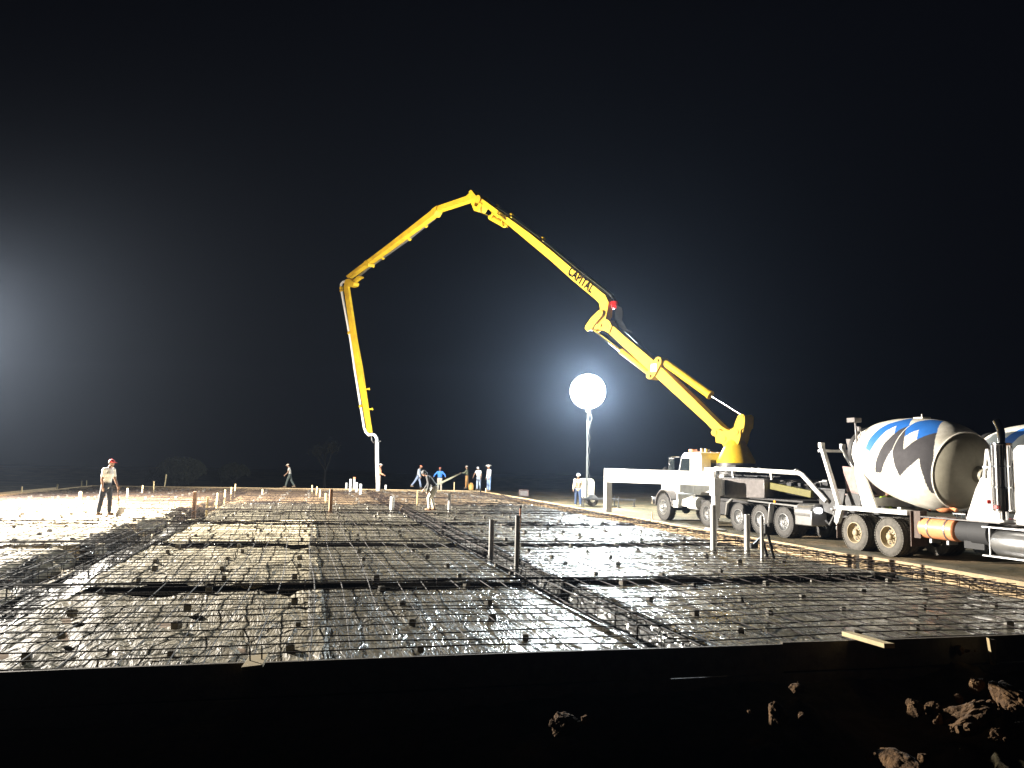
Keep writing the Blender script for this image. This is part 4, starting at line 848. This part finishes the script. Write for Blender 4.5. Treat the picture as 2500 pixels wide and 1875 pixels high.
# delivery pipeline along the boom
def bt(pts, r_, off, name, m, n=12, parent=pump):
    mb = MB(); mb.tube([bp3(*q, off) for q in pts], r_, n); return mb.build(name, m, parent, **BK)
bt([(1775, 1044), (1700, 968), (1611, 884), (1533, 812), (1514, 794), (1508, 770), (1506, 745), (1500, 728), (1494, 722)], .075, -.28, 'boom_delivery_pipe', 'steel')
bt([(1496, 721), (1412, 656), (1325, 584), (1248, 526), (1213, 504), (1185, 487)], .07, -.26, 'boom_delivery_pipe', 'alu')
bt([(1061, 533), (1000, 583), (899, 655), (868, 682), (846, 686)], .075, -.30, 'boom_delivery_pipe', 'alu')
p4 = bt([(846, 686), (838, 688), (833, 694), (832.5, 704), (856, 830), (866, 900), (890, 1048)], .085, .05, 'boom_delivery_pipe', 'pvc')
mb = MB()
for q, of in (((833, 703), .05), ((833.5, 710), .05), ((853, 813), .05), ((881, 992), .05), ((1000, 583), -.3), ((935, 629), -.3), ((1040, 551), -.3), ((1248, 526), -.26), ((1325, 584), -.26), ((1213, 504), -.26)): c = bp3(*q, of); mb.ball(c, .14)
mb.build('pipe_clamp', 'yellow', pump, **BK)
hp = zz6([(432, 575), (440, 600), (470, 630), (500, 622), (525, 632), (541, 660), (545, 700)])
bt(hp, .095, .05, 'end_elbow', 'pvc', 14)
mb = MB(); q = [bp3(*r_, .1) for r_ in zz6([(490, 635), (495, 680), (515, 705)])]; mb.tube(q, .03, 6); c = bp3(*zz6([(545, 690)])[0]); mb.ball(c, (.18, .18, .1)); mb.tube([c, c+Vector((.25, 0, .02))], .04, 6); mb.build('hose_clamp', 'alu', pump, **BK)
bt(zz6([(545, 700), (545, 850), (549, 1000), (553, 1100), (553, 1160)]), .125, .05, 'end_hose', 'pvcgrey', 14)
# knuckle clutter between sections 1 and 2
mb = MB(); c = bp3(1500, 745, -.15); mb.box(c, (.3, .3, .35)); mb.box(bp3(1497, 742, .0), (.25, .25, .2)); mb.build('elbow_guard', 'red', pump, .01, **BK)
mb = MB()
for i in range(9): 
    x0 = 330+i*7; pts = zz4([(x0, 300+i*4), (x0+12, 370), (x0+5, 440), (x0+25+i*3, 490+i*3), (x0+60+i*4, 520+i*2)]); mb.tube([bp3(*q, -.2+.04*i) for q in pts], .022, 6)
mb.build('hose_bundle', 'hose', pump, **BK)

# ------------------------------------------------------------------ people
def remesh(mb, name, m, vox, parent, smoothit=2):
    me = mb.mesh('tmp', m, 0); o = bpy.data.objects.new('tmp', me); COL.objects.link(o)
    r_ = o.modifiers.new('r', 'REMESH'); r_.mode = 'VOXEL'; r_.voxel_size = vox
    s = o.modifiers.new('s', 'SMOOTH'); s.iterations = smoothit; s.factor = .5
    dg = bpy.context.evaluated_depsgraph_get(); me2 = bpy.data.meshes.new_from_object(o.evaluated_get(dg)); bpy.data.objects.remove(o)
    me2.name = name; me2.materials.clear(); me2.materials.append(M[m] if isinstance(m, str) else m); me2.shade_smooth()
    q = bpy.data.objects.new(name, me2); COL.objects.link(q); q.parent = parent; return q
def rotx(a): return Matrix.Rotation(a, 3, 'X')
def person(loc, face, label, h=1.75, lean=0, head=(0, 0), legs=((0, 0, .05), (0, 0, .05)), arms=((0, .12, .2), (0, .12, .2)), shirt=(.6, .6, .58), pants=(.1, .13, .22), boots=(.16, .11, .07), sleeve=.55,
           hat='cap', hatc=(.5, .05, .04), vest=None, fat=1.0, vox=.011, base_z=None):
    """faces local +Y. legs: (thigh forward, knee bend, spread). arms (left is -X, right +X): (upper arm forward, abduct, elbow bend)."""
    root = thing('person', label, 'person', loc, face); k = h/1.75; R_ = rotx(-lean)
    pel = Vector((0, 0, 0)); up = R_ @ Vector((0, 0, 1)); fw = R_ @ Vector((0, 1, 0))
    waist = pel+up*.12; chest = pel+up*.36+fw*.015; neckb = pel+up*.53; Rh = rotx(-lean-head[0]) @ Matrix.Rotation(head[1], 3, 'Z')
    necktop = neckb+(up*.5+Rh @ Vector((0, 0, .5))).normalized()*.07+fw*.02; hc = necktop+Rh @ Vector((0, .02, .115))
    J = {}
    for i, s in enumerate((-1, 1)):
        tp, kb, sp = legs[i]; hip = pel+Vector((s*.09, 0, -.03)); th = Vector((s*math.sin(sp), math.sin(tp)*math.cos(sp), -math.cos(tp)*math.cos(sp))); kn = hip+th*.43
        a2 = tp-kb; sh = Vector((s*math.sin(sp)*.6, math.sin(a2), -math.cos(a2))).normalized(); an = kn+sh*.42; J[('hip', s)] = hip; J[('kn', s)] = kn; J[('an', s)] = an
        ap, ab, eb = arms[i]; shd = neckb+Vector((s*.185, 0, 0))-up*.05; ua = R_ @ Vector((s*math.sin(ab), math.sin(ap)*math.cos(ab), -math.cos(ap)*math.cos(ab))) if True else None
        el = shd+ua*.29; fa = R_ @ Vector((s*math.sin(ab)*.3, math.sin(ap+eb), -math.cos(ap+eb))).normalized(); wr = el+fa*.25; J[('sh', s)] = shd; J[('el', s)] = el; J[('wr', s)] = wr; J[('fa', s)] = fa
    low = min(J[('an', -1)].z, J[('an', 1)].z)-.085; off = Vector((0, 0, -low))
    def K(p): return (p+off)*k
    def add_torso(mb, e, f_=fat):
        for a, b, ra, rb in ((pel-up*.04, waist, (.155, .11), (.135, .10)), (waist, chest, (.135, .10), (.165, .12)), (chest, neckb-up*.02, (.165, .12), (.12, .075))):
            n = 16; vs = []
            for p, r in ((a, ra), (b, rb)):
                for q in range(n): t = 2*math.pi*q/n; vs.append(K(p+Vector((math.cos(t)*(r[0]*f_+e), 0, 0))+fw*math.sin(t)*(r[1]*f_+e)))
            mb.add(vs, [tuple(range(n))[::-1], tuple(range(n, 2*n))]+[(q, (q+1) % n, (q+1) % n+n, q+n) for q in range(n)])
        for s in (-1, 1): mb.ball(K(J[('sh', s)]), (.062+e)*k); mb.tube([K(neckb-up*.03), K(J[('sh', s)])], [(.06+e)*k, (.055+e)*k], 12)
        mb.ball(K(pel), ((.155*f_+e)*k, (.115*f_+e)*k, (.12+e)*k))
    def add_arm(mb, s, e, upto=1.0, fore=True):
        a, b = J[('sh', s)], J[('el', s)]; mb.tube([K(a), K(a.lerp(b, min(1, upto)))], [(.056+e)*k, (.044+e)*k], 12); 
        if fore: w_ = J[('wr', s)]; mb.ball(K(b), (.043+e)*k); mb.tube([K(b), K(b.lerp(w_, .35)), K(w_)], [(.042+e)*k, (.042+e)*k, (.028+e)*k], 12)
    def add_leg(mb, s, e, upto=1.0):
        a, b, c = J[('hip', s)], J[('kn', s)], J[('an', s)]; mb.ball(K(a), (.095+e)*k); mb.tube([K(a), K(a.lerp(b, .5)), K(b)], [(.092+e)*k, (.078+e)*k, (.056+e)*k], 14); mb.ball(K(b), (.056+e)*k)
        mb.tube([K(b), K(b.lerp(c, .35)), K(b.lerp(c, upto))], [(.055+e)*k, (.057+e)*k, (.04+e*1.3)*k], 14)
    mb = MB(); add_torso(mb, 0)
    mb.tube([K(neckb-up*.03), K(necktop+Rh @ Vector((0, 0, .03)))], [.058*k, .052*k], 12)
    H_ = lambda x, y, z: K(hc+Rh @ Vector((x, y, z)))
    mb.ball(H_(0, 0, .02), (.075*k, .092*k, .098*k), 20, 14, R=Rh); mb.ball(H_(0, .02, -.06), (.055*k, .062*k, .062*k), 16, 10, R=Rh)
    mb.ball(H_(0, .095, -.012), (.013*k, .02*k, .026*k)); mb.ball(H_(0, .074, -.06), (.028*k, .014*k, .012*k)); mb.ball(H_(0, .066, -.1), (.022*k, .02*k, .016*k))
    for s in (-1, 1):
        mb.ball(H_(s*.077, -.005, 0), (.012*k, .022*k, .032*k)); mb.ball(H_(s*.03, .08, .03), (.022*k, .01*k, .008*k))
        add_arm(mb, s, 0); add_leg(mb, s, 0)
        w_ = J[('wr', s)]; fa = J[('fa', s)]; side = Vector((1, 0, 0)); side = (side-fa*side.dot(fa)).normalized(); nn = fa.cross(side).normalized()
        if nn.y < 0: nn = -nn
        palm = w_+fa*.05; mb.tube([K(w_), K(w_+fa*.09)], [.027*k, .034*k], 10); 
        for q, (o_, l_) in enumerate(((-.030, .062), (-.010, .074), (.010, .070), (.030, .056))):
            # the hand hangs edge on: fingers are spread along the body's fore-aft line
            st = w_+fa*.085+nn*o_; m1 = st+fa*l_*.5+side*(-s)*.006; m2 = m1+(fa*.8-side*s*.5).normalized()*l_*.5; mb.tube([K(st), K(m1), K(m2)], [.0105*k, .0100*k, .0085*k], 8)
        t0 = w_+fa*.03+nn*.028; mb.tube([K(t0), K(t0+fa*.03+nn*.022), K(t0+fa*.06+nn*.024)], [.013*k, .011*k, .009*k], 8)
        an = J[('an', s)]; mb.ball(K(an+Vector((0, .05, -.05))), (.042*k, .12*k, .03*k))
    remesh(mb, 'body', 'skin', vox*k, root)
    mb = MB()
    for s in (-1, 1): mb.ball(H_(s*.03, .0855, .012), (.011*k, .006*k, .006*k))
    mb.build('eye', 'hair', root)
    mb = MB(); add_torso(mb, .016)
    for s in (-1, 1): add_arm(mb, s, .016, sleeve if sleeve <= 1 else 1, sleeve > 1)
    nm = 'cloth_%02d%02d%02d' % tuple(int(c*99) for c in shirt)
    remesh(mb, 'shirt', M.get(nm) or cloth(nm, shirt), .012*k, root, 3)
    mb = MB()
    for s in (-1, 1): add_leg(mb, s, .020, .96)
    mb.ball(K(pel), ((.155*fat+.02)*k, (.115*fat+.022)*k, .125*k)); nm = 'cloth_%02d%02d%02d' % tuple(int(c*99) for c in pants)
    remesh(mb, 'trousers', M.get(nm) or cloth(nm, pants), .013*k, root, 3)
    nb = 'boot_%02d%02d' % (int(boots[0]*99), int(boots[1]*99)); bmat_ = M.get(nb) or M.setdefault(nb, mat(nb, boots, .8, var=.3))
    for s in (-1, 1):
        an = J[('an', s)]; mb = MB(); mb.tube([K(an+Vector((0, 0, .09))), K(an+Vector((0, 0, -.03)))], [.058*k, .055*k], 12); mb.ball(K(an+Vector((0, .055, -.045))), (.05*k, .14*k, .045*k)); mb.box(K(an+Vector((0, .05, -.075))), (.085*k, .25*k, .02*k)); mb.build('boot', bmat_, root)
    mb = MB(); add = lambda x, y, z: H_(x, y, z)
    if hat == 'cap':
        mb.ball(H_(0, -.004, .055), (.086*k, .102*k, .075*k), 18, 12, R=Rh); mb.prism([(-.06, 0), (-.05, .06), (-.02, .085), (.02, .085), (.05, .06), (.06, 0)], H_(0, .08, .06), Rh @ Vector((k, 0, 0)), Rh @ Vector((0, k, -.1)), -.005, .005)
    elif hat == 'cowboy':
        mb.ball(H_(0, 0, .075), (.085*k, .1*k, .095*k), 18, 12, R=Rh)
        n = 24; vs = [H_(math.cos(2*math.pi*q/n)*.08, math.sin(2*math.pi*q/n)*.095, .07) for q in range(n)]+[H_(math.cos(2*math.pi*q/n)*.2, math.sin(2*math.pi*q/n)*.22, .065+.07*abs(math.cos(2*math.pi*q/n))**2-.0) for q in range(n)]
        vs += [q+Vector((0, 0, .012)) for q in vs]; mb.add(vs, [(q, (q+1) % n, n+(q+1) % n, n+q) for q in range(n)]+[(2*n+q, 3*n+q, 3*n+(q+1) % n, 2*n+(q+1) % n) for q in range(n)]+[(n+q, n+(q+1) % n, 3*n+(q+1) % n, 3*n+q) for q in range(n)])
    elif hat == 'hard':
        mb.ball(H_(0, 0, .06), (.11*k, .13*k, .095*k), 18, 12, R=Rh); mb.ball(H_(0, .02, .045), (.13*k, .165*k, .014*k), 18, 6, R=Rh); mb.ball(H_(0, 0, .1), (.02*k, .12*k, .065*k), R=Rh)
    elif hat == 'hood':
        mb.ball(H_(0, -.015, .03), (.092*k, .105*k, .10*k), 18, 12, R=Rh); mb.ball(H_(0, -.05, -.06), (.08*k, .07*k, .08*k), 14, 10, R=Rh)
    nh = 'hat_%02d%02d' % (int(hatc[0]*99), int(hatc[1]*99)); hm = M.get(nh) or M.setdefault(nh, mat(nh, hatc, .75, var=.15))
    mb.build('hat', hm, root)
    if hat == 'cap': mb = MB(); mb.ball(H_(0, -.03, .015), (.081*k, .075*k, .07*k), 16, 10, R=Rh); mb.build('hair', 'hair', root)
    if vest:
        mb = MB(); add_torso(mb, .026); remesh(mb, 'safety_vest', cloth('vest', vest), .014*k, root, 3)
        mb = MB()
        for s in (-1, 1): mb.tube([K(neckb+Vector((s*.09, 0, .03))+fw*.03), K(chest+Vector((s*.1, 0, 0))+fw*.165), K(waist+Vector((s*.09, 0, 0))+fw*.15)], .016*k, 6)
        mb.build('harness_strap', 'black', root)
    mb = MB(); n = 20; vs = []
    for dz in (-.02, .025):
        for q in range(n): t = 2*math.pi*q/n; vs.append(K(waist-up*.05+up*dz+Vector((math.cos(t)*(.148*fat+.022), 0, 0))+fw*math.sin(t)*(.108*fat+.022)))
    mb.add(vs, [(q, (q+1) % n, (q+1) % n+n, q+n) for q in range(n)]); mb.build('belt', 'black', root)
    root['_j'] = 1; del root['_j']
    bpy.context.view_layer.update()
    return root, {q: root.matrix_world @ K(J[q]) for q in J if q[0] in ('wr', 'el')}
def FA(dx, dy): return math.atan2(dy, dx)-math.pi/2       # heading so that local +Y looks along (dx,dy)
WH = (.72, .70, .66)
# man with shovel at the left
p = atz(255, 1258, -.06)
r0, j0 = person((p.x, p.y, -.06), FA(.96, -.28), 'man in white T-shirt, dark jeans and red cap holding a shovel', 1.74, lean=.09, head=(.15, .25), legs=((.05, .08, .13), (-.06, .05, .16)), arms=((.22, .22, .3), (.0, .14, .3)), shirt=WH, pants=(.010, .013, .022), sleeve=.75, hat='cap', hatc=(.55, .05, .05), fat=.95, vox=.008, boots=(.12, .08, .05))
wr = j0[('wr', -1)]; base = Vector((wr.x+.14, wr.y-.06, ZP+.1))
sh = thing('shovel', 'long handled shovel held upright beside the man in the red cap', 'shovel', base)
d = wr-base
mb = MB(); mb.tube([(0, 0, .12), tuple(d*1.1)], .017, 8); mb.build('handle', 'wooddark', sh); mb = MB(); mb.prism([(-.11, .22), (-.12, 0), (-.07, -.08), (0, -.11), (.07, -.08), (.12, 0), (.11, .22)], (0, 0, .02), (.5, .86, 0), (.45, 0, .9), -.006, .006); mb.tube([(0, 0, .2), (0, 0, .02)], .02, 8); mb.build('blade', 'greysteel', sh)
# the tiny walking man on the far form
p = atz(706, 1191, .0)
person((p.x, p.y, .02), FA(-1, -.15), 'man in pale vest and dark trousers walking left along the far form', 1.62, lean=.12, head=(.3, 0), legs=((.38, .15, .03), (-.32, .22, .03)), arms=((.35, .1, .5), (-.1, .15, .3)), shirt=(.55, .53, .48), pants=(.06, .075, .07), hat='cap', hatc=(.6, .5, .38))
# orange shirt man half hidden by the hose
p = atz(924, 1196, -.02)
person((p.x, p.y, -.05), FA(1, .1), 'man in orange and white standing behind the end of the concrete hose', 1.78, lean=.03, head=(.1, 0), legs=((.05, .05, .05), (-.1, .05, .05)), arms=((-.2, .2, .4), (.3, .1, .8)), shirt=(.72, .30, .16), pants=(.62, .45, .34), hat='cap', hatc=(.62, .55, .45), sleeve=2)
p = atz(1020, 1193, -.02)
person((p.x, p.y, .0), FA(1, -.1), 'man in pale grey shirt and orange cap striding right in front of the far form', 1.72, lean=.14, head=(.25, 0), legs=((.30, .1, .03), (-.55, .1, .03)), arms=((.1, .15, .35), (.2, .1, .3)), shirt=(.40, .44, .50), pants=(.20, .25, .36), hat='cap', hatc=(.72, .22, .12), sleeve=2)
p = atz(1073, 1193, -.02)
person((p.x, p.y, -.25), FA(0, -1), 'man in bright blue shirt standing with hands on hips behind the crouching man', 1.80, head=(.05, 0), arms=((.0, .75, 1.0), (.0, .75, 1.0)), shirt=(.045, .20, .62), pants=(.45, .40, .33), hat='cap', hatc=(.5, .16, .10), sleeve=2, fat=1.05)
# crouching/bending man holding a long screed
p = atz(1060, 1246, -.08)
r5, j5 = person((p.x, p.y, -.09), FA(-1, .05), 'bending man in black shirt and cream trousers pulling the end of the long board', 1.80, lean=.62, head=(.1, 0), legs=((.52, .62, .06), (.38, .68, .10)), arms=((.35, .15, .45), (.75, .12, .5)), shirt=(.035, .035, .035), pants=(.60, .56, .46), boots=(.24, .14, .08), hat='hood', hatc=(.05, .05, .05), sleeve=2)
p = atz(1139, 1193, -.02)
r6, j6 = person((p.x, p.y, .0), FA(-1, -.05), 'man in olive shirt and ochre trousers holding the long board', 1.72, lean=.02, head=(-.15, 0), legs=((.1, .1, .05), (-.15, .05, .05)), arms=((.75, .1, .75), (.75, .1, .75)), shirt=(.12, .125, .075), pants=(.46, .24, .08), hat='cap', hatc=(.40, .36, .30), sleeve=2)
p = atz(1168, 1196, -.02)
person((p.x, p.y, -.03), FA(-.6, -1), 'man in white T-shirt and head cloth, left of the cowboy hat man', 1.70, lean=.10, head=(.3, 0), legs=((.05, .05, .08), (0, .05, .08)), arms=((.1, .25, .35), (.35, .55, .2)), shirt=WH, pants=(.30, .36, .46), hat='hood', hatc=(.65, .62, .58), fat=1.15)
p = atz(1193, 1199, -.02)
person((p.x, p.y, -.02), FA(-.9, -.5), 'man in white cowboy hat, white shirt and light jeans at the far corner', 1.80, head=(.05, 0), legs=((.0, .0, .06), (.03, .03, .06)), arms=((.1, .12, .2), (.05, .12, .2)), shirt=(.60, .57, .60), pants=(.22, .32, .50), hat='cowboy', hatc=(.78, .74, .68), fat=1.12, sleeve=2)
p = atz(1411, 1236, -.45)
person((p.x, p.y, -.45), FA(-.1, -1), 'worker in white hard hat, tan shirt and blue jeans beside the light tower trailer', 1.82, head=(.0, .1), legs=((.05, .03, .07), (-.1, .05, .07)), arms=((.0, .2, .2), (.1, .22, .25)), shirt=(.58, .45, .31), pants=(.045, .075, .16), boots=(.30, .24, .13), hat='hard', hatc=(.7, .68, .66), sleeve=2, vest=(.5, .40, .28))
p = aty(2149, 1225, 23.9)
person((p.x+.9, p.y+1.5, -.45), FA(.3, -1), 'worker in dark clothes with lime reflective vest half hidden behind the near mixer drum', 1.75, arms=((.3, .1, .8), (.3, .1, .8)), shirt=(.05, .05, .05), pants=(.04, .04, .05), hat='hard', hatc=(.10, .10, .09), vest=(.40, .60, .05), sleeve=2)
# long board between the bending man and the olive man
A = aty(1038, 1181, 40.0) if False else None
a = atz(1030, 1246, 0); s5 = j5[('wr', -1)].lerp(j5[('wr', 1)], .5); s6 = j6[('wr', -1)].lerp(j6[('wr', 1)], .5); dr_ = (s6-s5)
mb = MB(); mb.beam(s5-dr_*.012, s6+dr_*.004, .04, .10, mi=0); o = mb.build('screed_board', mat('grey_lumber', (.22, .19, .11), .8, var=.3), None, .006, world=Matrix.Translation(s5)); o.location = s5
tag(o, 'very long straight board carried between the bending man and the olive shirt man', 'board')
# ochre bucket / jug on the ground
p = atz(1150, 1196, 0); mb = MB(); mb.lathe((0, 0, 0), (0, 0, 1), [(0, .25), (.02, .3), (.55, .33), (.62, .28), (.66, .15), (.75, .12)], 20); mb.tube([(-.2, 0, .6), (-.1, 0, .85), (.15, 0, .8), (.2, 0, .6)], .03, 6); o = mb.build('water_jug', mat('ochre_plastic', (.45, .24, .06), .5, var=.2)); o.location = (p.x, p.y, 0); o.scale = (.62, .62, .62); tag(o, 'ochre jug on the slab edge between the men in ochre trousers and white T-shirt', 'jug')
# small generator beyond the right form
p = atz(*Z6(1934, 1208), -.35); mb = MB(); mb.box((0, 0, .42), (1.15, .6, .65)); g = mb.build('generator', 'greysteel', None, .03); g.location = p; g.scale = (.52, .52, .52); tag(g, 'small dark red framed generator standing beyond the right form near the far corner', 'generator')
mb = MB()
for sx in (-.62, .62):
    for sy in (-.34, .34): mb.tube([(sx, sy, 0), (sx, sy, .85)], .03, 8)
for sy in (-.34, .34): mb.tube([(-.62, sy, .85), (.62, sy, .85)], .03, 8); mb.tube([(-.62, sy, .08), (.62, sy, .08)], .03, 8)
for sx in (-.62, .62): mb.tube([(sx, -.34, .85), (sx, .34, .85)], .03, 8)
mb.build('tube_frame', 'mauve', g); mb = MB(); mb.box((-.2, -.31, .5), (.4, .03, .3)); mb.cyl((.3, -.3, .45), (.3, -.34, .45), .12, n=16); mb.build('control_panel', 'greysteel', g)
mb = MB(); mb.tube([(-.6, -.3, .5), (-.9, -.4, .3), (-1.1, -.6, .05), (-1.6, -.8, .02)], .02, 6); mb.build('cable', 'black', g)

# ------------------------------------------------------------------ rocks in the dark foreground
def rock(name, loc, r_, label, seed, sq=(1, 1, 1)):
    rr = random.Random(seed); bm = bmesh.new(); bmesh.ops.create_icosphere(bm, subdivisions=5 if r_ > .06 else 3, radius=1); off = rr.random()*50
    pl_ = [(Vector((rr.gauss(0, 1), rr.gauss(0, 1), rr.gauss(0, 1))).normalized(), rr.uniform(.55, .85)) for _ in range(9)]
    co = np.array([v.co for v in bm.verts])
    for n_, d_ in pl_:
        e_ = np.maximum(0, co @ np.array(n_)-d_); co -= e_[:, None]*np.array(n_)[None, :]*.85
    n3 = fbm(co[:, 0]*2.3+off, co[:, 1]*2.3+co[:, 2]*1.9+off, 4); co *= (1+.30*n3)[:, None]
    n4 = fbm(co[:, 0]*7+off+co[:, 2]*5, co[:, 1]*7-co[:, 2]*6+off, 3); co *= (1+.10*n4)[:, None]
    for v, c in zip(bm.verts, co): v.co = Vector((c[0]*sq[0], c[1]*sq[1], c[2]*sq[2]))*r_
    me = bpy.data.meshes.new(name); bm.to_mesh(me); bm.free(); me.materials.append(M['rock']); me.shade_smooth(); me.set_sharp_from_angle(angle=.5)
    o = bpy.data.objects.new(name, me); COL.objects.link(o); o.location = loc; o.rotation_euler = (rr.uniform(-.3, .3), rr.uniform(-.3, .3), rr.random()*6); return tag(o, label, 'rock', 'lumps of soil and rock in front of the form')
for i, (px, py, r_, sq, lb) in enumerate(RK):
    for j in range(16 if px > 2300 and r_ > .1 else 4):
        rr = random.Random(i*31+j); q_ = RKP[i]+Vector((rr.uniform(-2.6, 2.6)*r_, rr.uniform(-2, 2)*r_, rr.uniform(-.35, .1)*r_)); c_ = rock('soil_clod', q_, r_*rr.uniform(.18, .38), 'x', 200+i*9+j)
        c_['label'] = 'small crumb of soil lying around the bigger lumps in the dark foreground'; c_['category'] = 'soil clod'; c_['group'] = 'small crumbs of soil in the foreground'
    rock('rock', RKP[i]+Vector((0, 0, -.02)), r_*.95, 'soil coloured rock lump: '+lb, 40+i, sq)

# ------------------------------------------------------------------ bushes and bare tree far behind
def leafy(name, loc, w_, h_, n, label, cat, seed, trunk=.4, dens=1.0, leaf=.10):
    root = thing(name, label, cat, loc); rr = random.Random(seed); mb = MB()
    cl = [(rr.uniform(-.4, .4)*w_, rr.uniform(-.4, .4)*w_, rr.uniform(.3, .8)*h_, rr.uniform(.16, .3)*w_) for _ in range(16)]
    for i in range(n):
        cx, cy, cz, cr = rr.choice(cl); d = Vector((rr.gauss(0, 1), rr.gauss(0, 1), rr.gauss(0, 1))).normalized()*cr*rr.random()**.33; c = Vector((cx, cy, cz))+Vector((d.x, d.y, d.z*.8))
        if c.z < .05 or (c.x/(w_*.52))**2+(c.y/(w_*.52))**2+(max(0, c.z-.3*h_)/(h_*.7))**2 > 1: continue
        R_ = Euler((rr.random()*6, rr.random()*6, rr.random()*6)).to_matrix(); s = leaf*rr.uniform(.6, 1.3)
        mb.add([c+R_ @ Vector(q) for q in ((-s, 0, 0), (0, -s*.4, .02), (s, 0, 0), (0, s*.4, .02))], [(0, 1, 2, 3)])
    mb.build('crown', 'leaf', root, smooth=0)
    mb = MB()
    for cx, cy, cz, cr in cl[:9]: mb.tube([(0, 0, 0), (cx*.3, cy*.3, cz*.5), (cx, cy, cz)], [.07, .045, .015], 6)
    mb.build('trunk', 'bark', root); return root
p = aty(440, 1190, 72); leafy('bush', (p.x, 72, -.5), 4.6, 2.6, 14000, 'rounded olive bush beyond the far form, left of the walking man', 'bush', 3)
p = aty(570, 1190, 80); leafy('bush', (p.x, 80, -.5), 3.2, 2.1, 6000, 'small dim bush between the rounded bush and the walking man', 'bush', 4)
p = aty(395, 1190, 75); leafy('bush', (p.x, 75, -.5), 3.0, 1.6, 5000, 'low dim bush at the left foot of the rounded bush', 'bush', 5)
p = aty(792, 1190, 78); tr = thing('bare_tree', 'faint spreading tree in the dark between the walking man and the hose', 'tree', (p.x, 78, -.6)); rr = random.Random(8); mb = MB(); ends = []
def grow(a, d, L, r_, dep):
    b = a+d*L; mb.tube([a, a.lerp(b, .5)+Vector((rr.uniform(-.06, .06), rr.uniform(-.06, .06), 0))*L, b], [r_, r_*.85, r_*.65], 6)
    if dep == 0: ends.append(b); return
    for i in range(3): grow(b, (d+Vector((rr.uniform(-.8, .8), rr.uniform(-.8, .8), rr.uniform(-.2, .5)))).normalized(), L*rr.uniform(.6, .85), r_*.6, dep-1)
grow(Vector((0, 0, 0)), Vector((0, 0, 1)), 1.5, .16, 4); mb.build('trunk', 'bark', tr)
mb = MB()
for e_ in ends:
    for i in range(7):
        c = e_+Vector((rr.gauss(0, .35), rr.gauss(0, .35), rr.gauss(0, .3))); R_ = Euler((rr.random()*6, rr.random()*6, rr.random()*6)).to_matrix(); s = .07; mb.add([c+R_ @ Vector(q) for q in ((-s, 0, 0), (0, -s*.4, 0), (s, 0, 0), (0, s*.4, 0))], [(0, 1, 2, 3)])
mb.build('crown', 'leaf', tr, smooth=0)

# ------------------------------------------------------------------ haze
mb = MB(); mb.box((0, 0, 0), (640, 640, 50)); hz = mb.build('haze', M['ink']); hz.location = (0, 60, 21.5)
hz.data.materials.clear(); hm = bpy.data.materials.new('night_haze'); hm.use_nodes = True; nt = hm.node_tree
nt.nodes.remove(nt.nodes['Principled BSDF']); pv = nt.nodes.new('ShaderNodeVolumePrincipled'); pv.inputs['Density'].default_value = HAZE_DENSITY; pv.inputs['Color'].default_value = (.60, .74, 1.0, 1); pv.inputs['Anisotropy'].default_value = .84
nt.links.new(pv.outputs['Volume'], nt.nodes['Material Output'].inputs['Volume']); hz.data.materials.append(hm); tag(hz, kind='stuff')
